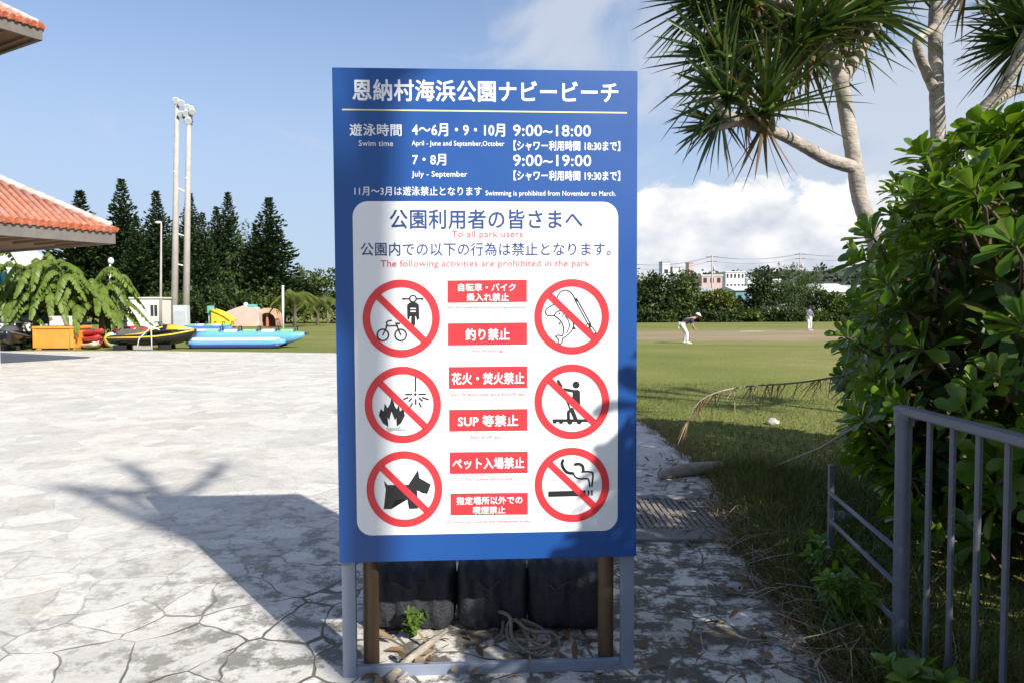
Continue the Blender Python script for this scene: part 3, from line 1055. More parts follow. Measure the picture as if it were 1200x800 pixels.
def crown(parent, heads, r, leafL=.72, full=1.0):
    """heads: (tip point, axis, size)"""
    lv, dr = [], []
    for p, a, s in heads:
        a = unit(np.array(a, float))
        p = np.array(p, float)
        n = int(46 * min(1.2, s + .1) * full)
        d, nn, th = rosette_dirs(a, n, .06, 1.62, .09, r)
        L = leafL * s * r.uniform(.8, 1.1, n) * (.75 + .25 * np.clip(th, 0, 1))
        lv.append(leaves(np.repeat([p], n, 0) - a * (.14 * s * (th / 1.75))[:, None], d, nn, L, .050 * s ** .5, PROF_SWORD, .35, r.uniform(-.03, .13, n), .02 + .20 * np.clip(th / 1.7, 0, 1) ** 2 * r.uniform(.2, 1.4, n)))
        nd = 9
        d, nn, th = rosette_dirs(-a, nd, .3, 1.1, .2, r)
        dr.append(leaves(np.repeat([p - a * .16], nd, 0), d + np.array([0, 0, -.5]), nn, leafL * s * .6, .035, PROF_SWORD, .2, .2, .3))
        MB().tube([Vector(p - a * .22 * s), Vector(p - a * .06), Vector(p + a * .05)], [.035 * s, .06 * s, .02], 9).build('crown_base', M['leaf_weed'], parent, True)
    V, Fq = cat_meshes(lv)
    np_mesh('foliage', V, Fq, M['pandanus'], parent, False)
    V, Fq = cat_meshes(dr)
    np_mesh('dry_foliage', V, Fq, M['pandanus_dry'], parent)


def axis_px(dx, dy, depth=0.0):
    return (c_r * dx - c_u * dy + Vector((0, 1, 0)) * depth).normalized()


PD = 6.0
r_ = np.random.default_rng(21)
g = P(1052, 560, PD)
pt = thing('pandanus_tree', 'slender pandanus tree with pale forked trunk and sword leaves hanging beside the sign top', 'tree', (g.x, PD, 0))
tk = MB()
limb(tk, [Vector((g.x, PD, -.1)), P(1046, 470, PD), P(1040, 400, PD), P(1034, 320, PD), P(1025, 282, PD), P(1008, 234, PD), P(1002, 195, PD), P(994, 146, PD), P(985, 96, PD), P(975, 60, PD), P(968, 20, PD), P(975, -40, PD)], .076, .054, 14, 1)
tk.build('trunk', M['bark'], pt, True)
br = [
    ([P(1003, 197, PD), P(970, 187, PD - .1), P(943, 172, PD - .2), P(909, 155, PD - .3), P(878, 146, PD - .4), P(850, 133, PD - .5), P(838, 112, PD - .55)], .058, .032),
    ([P(905, 155, PD - .3), P(902, 140, PD - .42), P(900, 118, PD - .5)], .04, .034),
    ([P(870, 143, PD - .42), P(855, 146, PD - .3), P(838, 150, PD - .2), P(825, 146, PD - .15)], .032, .028),
    ([P(985, 96, PD), P(1006, 65, PD + .1), P(1024, 33, PD + .2), P(1040, 0, PD + .3), P(1045, -50, PD + .3)], .055, .045),
    ([P(878, 146, PD - .4), P(876, 120, PD - .2), P(866, 84, PD), P(862, 40, PD), P(850, 20, PD)], .036, .032),
    ([P(980, 78, PD), P(955, 48, PD + .2), P(940, 16, PD + .3), P(935, -20, PD + .3)], .046, .036),
    ([P(970, 40, PD), P(930, 10, PD - .2), P(880, -10, PD - .3), P(850, -12, PD - .3)], .042, .034),
]
for i, (pp, a, b_) in enumerate(br):
    m_ = MB()
    limb(m_, pp, a, b_, 10, i)
    m_.build('branch', M['bark'], pt, True)
heads = [
    (P(900, 116, PD - .5), axis_px(.05, -1, -.35), 1.0),
    (P(848, 108, PD - .55), axis_px(-.75, -.35, -.25), .80),
    (P(838, 144, PD - .15), axis_px(-.9, .35, .1), .66),
    (P(862, 22, PD), axis_px(-.8, -.45, .2), .95),
    (P(866, -14, PD - .3), axis_px(-.7, -.5, -.2), 1.0),
    (P(935, -22, PD + .3), axis_px(-.1, -1, .1), 1.05),
    (P(975, -42, PD), axis_px(.1, -1, -.1), 1.05),
    (P(1045, -52, PD + .3), axis_px(.3, -1, .1), 1.0),
    (P(908, 40, PD + .5), axis_px(.1, -.7, .5), .95),
    (P(948, 60, PD + .6), axis_px(.5, -.3, .5), .8),
    (P(870, 62, PD + .4), axis_px(-.4, -.5, .6), .9),
    (P(935, 42, PD - .35), axis_px(.15, -.7, -.35), .95),
    (P(972, 22, PD - .3), axis_px(.25, -.6, -.3), .95),
    (P(1022, 4, PD - .1), axis_px(.5, -.6, -.1), .9),
    (P(846, 66, PD - .3), axis_px(-.7, -.4, -.3), .95),
    (P(818, 0, PD + .1), axis_px(-.85, -.3, .1), .95),
    (P(1000, 8, PD + .5), axis_px(.4, -.4, .6), .95),
    (P(905, 0, PD + .2), axis_px(-.1, -.8, .4), 1.05),
]
crown(pt, heads, r_, .72)
_m = MB()
for a, b_ in (((862, 60), (908, 42)), ((955, 48), (948, 62)), ((866, 84), (870, 64)), ((850, 20), (802, 4)), ((1006, 40), (1000, 10)), ((935, 10), (906, 2)), ((955, 48), (935, 44)), ((968, 20), (972, 24)), ((1024, 33), (1022, 6)), ((860, 60), (846, 68))):
    limb(_m, [P(*a, PD), P((a[0] + b_[0]) / 2, (a[1] + b_[1]) / 2 + 3, PD + .25), P(*b_, PD + .5)], .034, .028, 9, 3)
_m.build('branch', M['bark'], pt, True)

PE = 6.6
g = P(1102, 560, PE)
pt2 = thing('pandanus_tree', 'second pandanus tree with straight pale trunk rising out of the naupaka shrub', 'tree', (g.x, PE, 0))
m_ = MB()
limb(m_, [Vector((g.x, PE, -.1)), P(1102, 420, PE), P(1101, 300, PE), P(1100, 200, PE), P(1099, 150, PE), P(1097, 90, PE), P(1096, 40, PE), P(1097, -10, PE), P(1096, -70, PE)], .076, .055, 14, 5)
m_.build('trunk', M['bark'], pt2, True)
for i, (pp, a, b_) in enumerate([
        ([P(1094, 104, PE - .02), P(1082, 76, PE - .1), P(1075, 56, PE - .15), P(1077, 44, PE - .15), P(1090, 36, PE - .05), P(1097, 28, PE)], .045, .034),
        ([P(1098, 180, PE), P(1090, 172, PE), P(1120, 162, PE - .1), P(1140, 140, PE - .2), P(1167, 112, PE - .3), P(1187, 84, PE - .4), P(1199, 52, PE - .45), P(1206, 30, PE - .45)], .06, .042),
        ([P(1146, 134, PE - .2), P(1165, 120, PE - .1), P(1190, 106, PE), P(1230, 96, PE), P(1270, 70, PE)], .05, .04),
        ([P(1097, 30, PE), P(1110, 15, PE), P(1124, -5, PE), P(1140, -40, PE)], .044, .036)]):
    m_ = MB()
    limb(m_, pp, a, b_, 10, i + 9)
    m_.build('branch', M['bark'], pt2, True)
crown(pt2, [(P(1204, 26, PE - .45), axis_px(-.55, -.65, -.1), .95), (P(1195, 48, PE - .3), axis_px(-.9, .05, -.2), .85), (P(1272, 66, PE), axis_px(.6, -.8, 0), 1.0),
            (P(1142, -44, PE), axis_px(.4, -1, 0), 1.0), (P(1096, -74, PE), axis_px(0, -1, 0), 1.0), (P(1185, 10, PE - .1), axis_px(-.5, -.5, .3), .8)], r_)

# unseen tree behind the camera, stretched and set back to soften its shade
OFF = Vector((.93, -1.2, 1.0)) * 3.9
B3 = Vector((2.15, -.55, 0)) + Vector((OFF.x, OFF.y, 0))
pt3 = thing('pandanus_tree', 'very tall unseen slender tree behind the camera, sized to soften its branchy shade on the plaza', 'tree', tuple(B3))
m_ = MB()
limb(m_, [B3 + Vector((0, 0, -.1)), B3 + Vector((-.05, .05, 2.6)), B3 + Vector((-.12, .12, 5.2)), Vector((1.92, -.28, 3.5)) + OFF, Vector((1.75, 0, 4.9)) + OFF], .125, .085, 14, 31)
m_.build('trunk', M['bark'], pt3, True)
hd = []
for i, (p, a) in enumerate([((1.25, .65, 5.5), (-.7, .5, .5)), ((.95, .1, 5.2), (-1, .1, .1)), ((2.0, .85, 5.3), (.1, .9, .3)), ((.8, .8, 4.5), (-.9, .3, -.2))]):
    m_ = MB()
    q0 = (Vector((1.9, -.2, 4.0)) if i % 2 else Vector((1.75, 0, 4.9))) + OFF
    p = Vector(p) + OFF
    limb(m_, [q0, q0.lerp(p, .5) + Vector((0, 0, -.08)), p], .07, .05, 9, 40 + i)
    m_.build('branch', M['bark'], pt3, True)
    hd.append((p, a, .62))
crown(pt3, hd, r_, .85, .34)

pt4 = thing('pandanus_tree', 'pandanus tree added out of view on the right to shade the near lawn', 'tree', (7.4, 7.6, 0))  # unseen tree, added so that its crown shades the near lawn
m_ = MB()
limb(m_, [(7.4, 7.6, -.1), (7.35, 7.6, 1.6), (7.4, 7.65, 3.4)], .09, .07, 12, 51)
m_.build('trunk', M['bark'], pt4, True)
hd = []
for i, p in enumerate([(6.5, 7.5, 4.3), (7.6, 8.4, 4.5), (8.3, 7.3, 4.2), (7.2, 6.7, 4.0), (7.4, 7.6, 5.0)]):
    m_ = MB()
    limb(m_, [(7.4, 7.65, 3.4), Vector((7.4, 7.65, 3.4)).lerp(Vector(p), .5) + Vector((0, 0, -.1)), p], .055, .04, 9, 60 + i)
    m_.build('branch', M['bark'], pt4, True)
    hd.append((p, (p[0] - 7.4, p[1] - 7.6, .6), 1.0))
crown(pt4, hd, r_)

# ------------------------------------------------------------------ near grass, litter
M['grass'] = leafmat('grass_blade', [(0.05, 0.08, 0.015), (0.10, 0.135, 0.027), (0.16, 0.18, 0.045), (0.24, 0.20, 0.09), (0.08, 0.11, 0.022), (0.19, 0.15, 0.08)], 0.6, 0.3, 0.25)
M['litter'] = leafmat('dry_leaf', [(0.20, 0.12, 0.06), (0.30, 0.21, 0.12), (0.12, 0.07, 0.035), (0.42, 0.33, 0.22)], 0.75, 0.15, 0.2)
EDGE = np.array(PATH[:8])


def edge_x(y):
    return np.interp(y, EDGE[:, 1], EDGE[:, 0])


def grass_pts(n, y0, y1, xw, power, r):
    y = y0 + (y1 - y0) * r.random(n) ** power
    x = edge_x(y) + np.abs(r.normal(0, 1, n)) * 0 + r.random(n) * (xw[0] + (xw[1] - xw[0]) * (y - y0) / (y1 - y0))
    far = y > 9.8
    x = np.where(far, 1.8 - (y - 9.8) * .5 + r.random(n) * (5 + .5 * y), x)
    return x, y


def blades(name, label, x, y, L, W, r, lean=.45):
    n = len(x)
    d = unit(np.stack([r.normal(0, lean, n), r.normal(0, lean, n), np.ones(n)], 1))
    nn = r.normal(size=(n, 3))
    V, Fq = leaves(np.stack([x, y, np.full(n, -.004)], 1), d, nn, L, W, PROF_BLADE, .0, r.uniform(0, .5, n), r.uniform(0, .35, n), False)
    return tag(np_mesh(name, V, Fq, M['grass'], None), label, 'grass', None, 'stuff')


rg = np.random.default_rng(5)
x, y = grass_pts(52000, 2.2, 15, (3.0, 9.0), 1.1, rg)
x += -.10 * rg.random(len(x)) * (np.sin(y * 7) > 0)
blades('lawn_grass', 'short green lawn grass beside the paved path', x, y, rg.uniform(.03, .085, len(x)), rg.uniform(.005, .009, len(x)), rg)
# rough tall grass under the shrub and along the low fence
n = 15000
y = rg.uniform(1.9, 7.0, n)
x = edge_x(y) - .03 + np.abs(rg.normal(0, .45, n))
blades('rough_grass', 'rough uncut grass along the low fence and under the shrub', x, y, rg.uniform(.08, .32, n) * np.clip((x - edge_x(y)) * 3 + .3, .3, 1), rg.uniform(.005, .010, n), rg, .7)
n = 420
y = np.concatenate([rg.uniform(2.2, 7.5, 300), rg.uniform(2.6, 3.4, 120)])
x = np.concatenate([edge_x(y[:300]) + rg.normal(-.05, .38, 300), rg.uniform(-.6, 1.5, 120)])
d = unit(np.stack([rg.normal(0, 1, n), rg.normal(0, 1, n), rg.uniform(0, .35, n)], 1))
V, Fq = leaves(np.stack([x, y, np.full(n, .012) + rg.uniform(0, .03, n)], 1), d, np.stack([rg.normal(0, .3, n), rg.normal(0, .3, n), np.ones(n)], 1), rg.uniform(.03, .11, n), rg.uniform(.012, .035, n), PROF_OVAL, .2, rg.uniform(-.4, .5, n), 0, True)
tag(np_mesh('leaf_litter', V, Fq, M['litter'], None), 'dry brown fallen leaves scattered on the path edge', 'leaf litter', None, 'stuff')

# ------------------------------------------------------------------ dry frond, stick, log, stones, drain
r_ = np.random.default_rng(77)
pts = [P(1022, 428, 5.2), P(985, 440, 5.15), P(935, 448, 5.1), P(880, 452, 5.05), P(845, 458, 5.0), P(820, 470, 5.0), P(806, 492, 5.0)]
path = [Vector(p) for p in smooth_path([tuple(p) for p in pts], 8)]
fr = thing('hanging_frond', 'dry drooping frond arching out of the shrub with thin leaflets hanging down', 'frond', (path[0].x, path[0].y, 0))
MB().tube(path, [.009 - .006 * i / len(path) for i in range(len(path))], 6).build('stalk', M['wood_dry'], fr, True)
n = 90
k = r_.integers(4, len(path), n)
b0 = np.array([path[i][:] for i in k])
d = np.stack([r_.normal(-.25, .25, n), r_.normal(0, .35, n), np.full(n, -1.0) + r_.uniform(0, .5, n)], 1)
V, Fq = leaves(b0, d, r_.normal(size=(n, 3)), r_.uniform(.07, .22, n), .008, PROF_BLADE, 0, r_.uniform(-.2, .3, n), .1, False)
np_mesh('leaflets', V, Fq, M['litter'], fr)
g = G(900, 548)
b = MB().tube([P(1062, 472, 4.4), P(1010, 495, 4.8), P(960, 525, 5.2), G(900, 549, .01)], [.012, .010, .009, .006], 7)
tag(b.build('dead_branch', M['wood_dry'], None, True, origin=(g.x, g.y, 0)), 'long thin bare branch slanting from the railing post down to the lawn', 'branch')
g = G(810, 553)
b = MB()
a0, a1 = G(773, 556, .045), G(846, 545, .06)
b.tube([a0, a0.lerp(a1, .3) + Vector((0, 0, .015)), a0.lerp(a1, .7), a1], [.04, .058, .062, .045], 12)
tag(b.build('log', M['wood_dry'], None, True, origin=(g.x, g.y, 0)), 'short pale driftwood log lying on the edge of the lawn', 'log')
M['rock'] = mat('limestone_rock', (0.42, 0.40, 0.36), 0.9, 0.25, 12, 0.8, bscale=30)


def rock(px, py, s, label, seed):
    r = random.Random(seed)
    g = G(px, py)
    b = MB().ball((g.x, g.y, s * .22), (s * .6, s * .5, s * .36), 10, 7)
    for v in b.v:
        k = .82 + .3 * math.sin(v.x * 31 + seed) * math.cos(v.y * 27 + v.z * 40)
        v.x = g.x + (v.x - g.x) * k
        v.y = g.y + (v.y - g.y) * k
    tag(b.build('stone', M['rock'], None, True, origin=(g.x, g.y, 0)), label, 'stone')


rock(905, 497, .16, 'grey stone half sunk in the lawn below the hanging frond', 1)
rock(862, 694, .10, 'small pale stone on the paving edge beside the dry leaves', 2)
rock(985, 612, .15, 'stone in the rough grass beside the thin end post of the low fence', 4)
M['concrete'] = mat('weathered_concrete', (0.21, 0.20, 0.185), 0.9, 0.2, 7, 0.4, grime=(0.11, 0.10, 0.09), bscale=40)
M['iron'] = mat('rusty_iron', (0.20, 0.18, 0.155), 0.8, 0.3, 14, 0.4, grime=(0.16, 0.09, 0.05))
dr = thing('drain_cover', 'dark slatted drain cover set in a flat concrete kerb across the path', 'drain', (1.1, 5.2, 0))
MB().box((.98, 4.88, .012), (1.04, .24, .024)).build('kerb', M['concrete'], dr, bevel=.006)
MB().box((1.0, 5.86, .012), (1.14, .1, .022)).build('kerb', M['concrete'], dr, bevel=.006)
b = MB()
for k in range(26):
    b.box((.48 + k * .045, 5.41, .012), (.030, .78, .012))
for y in (5.08, 5.41, 5.74):
    b.box((1.05, y, .010), (1.18, .02, .012))
b.build('grating', M['iron'], dr)

# low leafy plants at the foot of the railing
for i, (x, y, h, lf, lab) in enumerate([(1.50, 2.30, .22, .13, 'broad leaved weed at the foot of the railing, nearest the picture corner'),
                                        (1.52, 2.62, .20, .10, 'leafy weed growing just in front of the second upright bar'),
                                        (1.62, 3.45, .26, .08, 'leafy weed growing through the level bars of the low fence'),
                                        (1.72, 3.9, .30, .07, 'taller weed beside the thin end post of the low fence')]):
    weed(0, 0, lab, 8, h, .16, lf, 60 + i, 'naupaka', 'leafy_weed', Vector((x, y, 0)), 'weeds along the railing')

# ------------------------------------------------------------------ pavilion with red tiled roofs
M['tile'] = mat('red_clay_tile', (0.46, 0.125, 0.06), 0.85, 0.4, 7, 0.3, grime=(0.46, 0.36, 0.31))
M['tile_row'] = mat('weathered_clay_tile', (0.42, 0.16, 0.10), 0.9, 0.35, 5, 0.3, grime=(0.44, 0.37, 0.33))
M['mortar'] = mat('white_lime_mortar', (0.47, 0.43, 0.39), 0.9, 0.3, 3, 0.3, grime=(0.17, 0.15, 0.135))
M['fascia'] = mat('grey_weathered_fascia', (0.135, 0.122, 0.11), 0.85, 0.2, 3, 0.3, grime=(0.12, 0.11, 0.10))
M['soffit'] = mat('brown_timber_soffit', (0.16, 0.10, 0.06), 0.8, 0.2, 5, 0.2)
M['plaster'] = mat('warm_plaster', (0.55, 0.48, 0.42), 0.9, 0.1, 2, 0.1, grime=(0.38, 0.32, 0.27))
E1 = Vector((-.5, -.866, 0))
E2 = Vector((-.866, .5, 0))
UP = Vector((0, 0, 1))


def tiled_roof(parent, C, L, slope, fas, rows):
    """hipped roof quarter seen from its corner C (eave level); L eave length"""
    hip = (E1 + E2) + UP * slope
    top = C + hip * (L / 2)
    # roof slab and boards
    b = MB()
    A, Bc, Cc, Dd = C + E1 * L, C, C + E2 * L, C + (E1 + E2) * L
    b.add([A, Bc, Cc, Dd, top], [(0, 1, 4), (1, 2, 4), (2, 3, 4), (3, 0, 4)])
    b.build('roof_deck', M['mortar'], parent)
    dn = -UP * fas
    f = MB()
    q = .10
    for p0, p1 in ((A, Bc), (Bc, Cc), (Cc, Dd), (Dd, A)):
        e = (p1 - p0).normalized()
        inn = UP.cross(e) * -1
        cen = C + (E1 + E2) * L / 2
        if (cen - p0).dot(inn) < 0: inn = -inn
        f.add([p0 + dn, p1 + dn, p1 - UP * .015, p0 - UP * .015, p0 + dn + inn * q, p1 + dn + inn * q, p1 + inn * q - UP * .015, p0 + inn * q - UP * .015],
              [(0, 1, 2, 3), (5, 4, 7, 6), (4, 5, 1, 0), (3, 2, 6, 7)])
    f.build('fascia', M['fascia'], parent)
    s_ = MB().add([p + dn * .8 for p in (A, Bc, Cc, Dd)], [(0, 1, 2, 3)])
    s_.build('soffit', M['soffit'], parent)
    raf = MB()
    for k in range(14):
        p = C + E1 * (.35 + k * .55) + dn * .88
        raf.box(p + E2 * 1.2, (.07, 2.2, .09), rot=Matrix((( E1.x, E2.x, 0), (E1.y, E2.y, 0), (0, 0, 1))))
    raf.build('rafter', M['soffit'], parent)
    # round tile rows running up the two visible slopes
    t, e_ = MB(), MB()
    pitch = .185
    for ea, eb in ((E1, E2), (E2, E1)):
        nrow = int(L / pitch)
        if nrow > rows: nrow = rows
        for k in range(nrow):
            u = (k + .5) * pitch
            base = C + ea * u + UP * .05 - eb * .09
            run = min(u, L - u)
            d = (eb + UP * slope)
            end = C + ea * u + d * run + UP * .05
            t.tube([base + UP * (random.uniform(-.008, .008)), base + (end - base) * .5, end], [.074, .07, .07], 8)
            e_.tube([base - d * .012, base - d * .001], .088, 12)
            # flat under-tile lip between the rows
            e_.tube([base + ea * pitch / 2 - UP * .055 - d * .02, base + ea * pitch / 2 - UP * .055 + d * .25], .05, 8)
    t.build('tile_row', M['tile_row'], parent, True)
    e_.build('tile_end', M['tile'], parent)
    hb = MB()
    for k in range(int(L / 2 / .16)):
        p = C + hip * (.08 + k * .16) + UP * .09
        hb.tube([p, p + hip * .17], [.12, .105], 8)
    hb.build('hip_ridge', M['mortar'], parent, True)


pav = thing('pavilion', 'two storey pavilion with red tiled hipped roofs standing at the left edge', 'building', (-13.7, 19.2, 0))
C1 = Vector((-10.85, 20.0, 3.72))
tiled_roof(pav, C1, 9.0, .64, .34, 34)
C2 = Vector((-13.55, 21.4, 9.72))
tiled_roof(pav, C2, 6.0, .64, .34, 24)
Rm = Matrix(((E1.x, E2.x, 0), (E1.y, E2.y, 0), (0, 0, 1)))
w0 = C2 + (E1 + E2) * .95
MB().box(w0 + E1 * 2.1 + E2 * 2.1 + UP * (-9.72 + 7.2), (4.2, 4.2, 4.3), rot=Rm).build('upper_wall', M['plaster'], pav)
MB().box(w0 - E2 * .01 + E1 * .9 - UP * 1.7, (.9, .05, .9), rot=Rm).build('window', M['soffit'], pav)
for k, (a, b_) in enumerate(((2.2, 2.2), (2.2, 6.8), (6.8, 2.2), (6.8, 6.8))):
    p = C1 + E1 * a + E2 * b_
    MB().box((p.x, p.y, 1.75), (.38, .38, 3.6), rot=Rm).build('column', M['plaster'], pav, bevel=.01)
for a, b_, sx, sy in ((4.5, 2.2, 5.0, .3), (2.2, 4.5, .3, 5.0)):
    p = C1 + E1 * a + E2 * b_
    MB().box((p.x, p.y, 3.33), (sx, sy, .25), rot=Rm).build('beam', M['plaster'], pav)

# ------------------------------------------------------------------ plants far left
M['banana'] = leafmat('banana_leaf', [(0.10, 0.175, 0.02), (0.15, 0.23, 0.03), (0.19, 0.26, 0.045), (0.12, 0.20, 0.03), (0.22, 0.25, 0.07)], 0.45, 0.35, 0.35)
M['banana_stem'] = mat('banana_stem', (0.17, 0.16, 0.06), 0.7, 0.3, 5)
PROF_STRIP = [(0, .6), (.2, 1.0), (.75, .8), (1, .15)]


def banana(px, y, h, label, seed, nl=11):
    r = np.random.default_rng(seed)
    p = P(px, 380, y)
    t = thing('banana_plant', label, 'banana plant', (p.x, y, 0), 0, 'banana plants beside the pavilion')
    MB().tube([(p.x, y, -.05), (p.x + .05, y, h * .22), (p.x, y + .05, h * .42)], [.15, .12, .08], 10).build('stem', M['banana_stem'], t, True)
    lv, rb = [], MB()
    for k in range(nl):
        a = k * 2.4 + r.uniform(-.3, .3) + seed
        out = r.uniform(1.4, 2.7)
        z0 = h * .38
        rise = r.uniform(.12, .95) * h * .62
        path = []
        for s in np.linspace(0, 1, 26):
            path.append((p.x + math.cos(a) * out * s, y + math.sin(a) * out * s, z0 + rise * math.sin(min(1.0, s * 1.25) * PI * .62) * 1.05 - 1.15 * max(0, s - .40) ** 2 * h * .75))
        path = np.array(path)
        rb.tube([Vector(q) for q in path], [.035 - .03 * i / 26 for i in range(26)], 5)
        side = np.array([-math.sin(a), math.cos(a), 0])
        for sgn in (-1, 1):
            i = np.repeat(np.arange(3, 25), 2)
            f = r.uniform(0, 1, len(i))
            b0 = path[i] * (1 - f[:, None]) + path[np.minimum(i + 1, 25)] * f[:, None]
            tn = unit(path[np.minimum(i + 1, 25)] - path[i])
            env = np.sin(np.clip((i + f - 2) / 23.5, 0.05, 1) * PI) ** .5
            d = side * sgn + tn * .35 + np.array([0, 0, -.35]) + r.normal(0, .12, (len(i), 3))
            up = np.cross(tn, side) * -1
            lv.append(leaves(b0, d, np.where(up[:, 2:3] < 0, -up, up), .22 * env, .10, PROF_STRIP, .05, .1, .25 + r.uniform(0, .3, len(i)), False))
    V, Fq = cat_meshes(lv)
    V[:, 2] = np.maximum(V[:, 2], .03)
    np_mesh('foliage', V, Fq, M['banana'], t)
    rb.build('leaf_stalk', M['banana'], t, True)


for px, y, h, lab, sd in ((-14, 30.5, 3.9, 'banana plant half hidden by the left picture edge behind the black jet ski', 1),
                          (22, 31.5, 4.0, 'banana plant rising behind the blue canopy, torn yellow green leaves', 2),
                          (58, 30.8, 3.7, 'banana plant directly behind the orange crate', 3),
                          (92, 31.4, 3.9, 'banana plant behind the white board and stacked kayaks', 4),
                          (118, 32.2, 3.4, 'rightmost banana plant, leaves drooping over the white hut', 5),
                          (40, 34.0, 4.5, 'tallest banana plant standing behind the front row of plants', 6)):
    banana(px, y, h, lab, sd, 28)

M['conifer'] = leafmat('conifer_needles', [(0.018, 0.036, 0.014), (0.032, 0.058, 0.02), (0.055, 0.088, 0.03), (0.025, 0.046, 0.017)], 0.6, 0.1, 0.2)
M['broad_dark'] = leafmat('dark_broadleaf', [(0.018, 0.034, 0.010), (0.035, 0.06, 0.014), (0.055, 0.085, 0.02), (0.025, 0.045, 0.012)], 0.55, 0.15, 0.3)
M['broad_mid'] = leafmat('mid_broadleaf', [(0.04, 0.07, 0.014), (0.07, 0.105, 0.02), (0.10, 0.135, 0.03), (0.05, 0.08, 0.016)], 0.55, 0.2, 0.3)
M['broad_yellow'] = leafmat('yellowish_broadleaf', [(0.07, 0.10, 0.015), (0.11, 0.14, 0.025), (0.16, 0.18, 0.035)], 0.55, 0.25, 0.3)
M['feathery'] = leafmat('feathery_leaf', [(0.05, 0.08, 0.022), (0.075, 0.11, 0.035), (0.10, 0.13, 0.045)], 0.6, 0.25, 0.2)
M['trunk_grey'] = mat('grey_trunk', (0.20, 0.175, 0.145), 0.9, 0.25, 3, 0.3)


def conifer_proto(name, label, H_, Rm_, seed, group):
    r = np.random.default_rng(seed)
    t = thing(name, label, 'pine tree', (0, 0, 0), 0, group)
    MB().tube([(0, 0, -.1), (0, 0, H_ * .5), (0, 0, H_ * .97)], [.22, .13, .02], 8).build('trunk', M['trunk_grey'], t)
    Pb, D, L = [], [], []
    z = H_ * .07
    while z < H_ * .985:
        f = z / H_
        rr = Rm_ * min(1.0, 1.35 * (1 - f)) ** .95 * (.85 + .15 * math.sin(f * 23 + seed))
        nb = 8 if f < .8 else 6
        a0 = r.uniform(0, 6.28)
        for k in range(nb):
            a = a0 + 6.283 * k / nb + r.normal(0, .16)
            rl = rr * r.uniform(.72, 1.13) + .1
            ns = max(2, int(rl / .24))
            for s in range(ns):
                q = (s + r.uniform(.2, .9)) / ns
                zz = z - .12 * rl * q + .30 * rl * q * q + r.normal(0, .04)
                for _ in range(4):
                    Pb.append((math.cos(a) * rl * q, math.sin(a) * rl * q, zz))
                    sd = r.normal(0, .85)
                    D.append((math.cos(a + sd), math.sin(a + sd), .35 + .3 * q + r.normal(0, .25)))
                    L.append(r.uniform(.34, .62) * (1 - .55 * f))
        z += .33 * (1 - .35 * f)
    Pb, D, L = np.array(Pb), np.array(D), np.array(L)
    V, Fq = leaves(Pb, D, r.normal(size=Pb.shape) * .6 + np.array([0, 0, 1]), L, L * .52, PROF_STRIP, 0, -.2, 0, False)
    np_mesh('crown', V, Fq, M['conifer'], t, local=True)
    return t


def clump_tree(name, label, cat, x, y, H_, blobs, m, seed, group=None, n=2600, leaf=.34, trunk=(.16, .45), tm='trunk_grey', droop=.0, lean=0.0):
    """crown = leaf clumps through ellipsoids given as fractions (cx, cz, rx, rz) of height"""
    r = np.random.default_rng(seed)
    t = thing(name, label, cat, (x, y, 0), 0, group)
    b = MB()
    b.tube([(x, y, -.1), (x + lean * .4, y, H_ * trunk[1] * .6), (x + lean, y, H_ * (trunk[1] + .25))], [trunk[0], trunk[0] * .8, trunk[0] * .3], 8)
    for bl in blobs[:5]:
        b.tube([(x + lean * .5, y, H_ * trunk[1] * .7), (x + bl[0] * H_ * .6, y + r.uniform(-.3, .3), H_ * (trunk[1] * .7 + bl[1]) / 2), (x + bl[0] * H_, y, H_ * bl[1])], [trunk[0] * .5, trunk[0] * .35, trunk[0] * .12], 6)
    b.build('trunk', M[tm], t, True)
    vol = np.array([bl[2] ** 1.6 * bl[3] for bl in blobs])
    cnt = (n / 26 * vol / vol.sum()).astype(int) + 3
    lv = []
    for bl, c_ in zip(blobs, cnt):
        d = unit(r.normal(size=(c_, 3)))
        k = r.uniform(.25, 1.0, (c_, 1)) ** .45
        cc = np.array([x + bl[0] * H_, y, bl[1] * H_]) + d * k * np.array([bl[2], bl[2], bl[3]]) * H_ * (1 + .16 * np.sin(7 * d[:, :1] + seed + 4 * d[:, 2:3]))
        m_ = 26
        p = np.repeat(cc, m_, 0) + r.normal(0, leaf * .75, (c_ * m_, 3)) * np.array([1, 1, .75])
        p[:, 2] = np.maximum(p[:, 2], .05)
        dd = np.repeat(d, m_, 0) * .6 + r.normal(0, .7, (c_ * m_, 3)) + np.array([0, 0, -droop])
        L = leaf * r.uniform(.6, 1.2, c_ * m_)
        lv.append(leaves(p, dd, r.normal(0, .7, (c_ * m_, 3)) + np.array([0, 0, 1]), L, L * (.55 if droop < .3 else .22), PROF_OVAL, 0, .1, 0, False))
    V, Fq = cat_meshes(lv)
    np_mesh('crown', V, Fq, M[m], t)
    return t


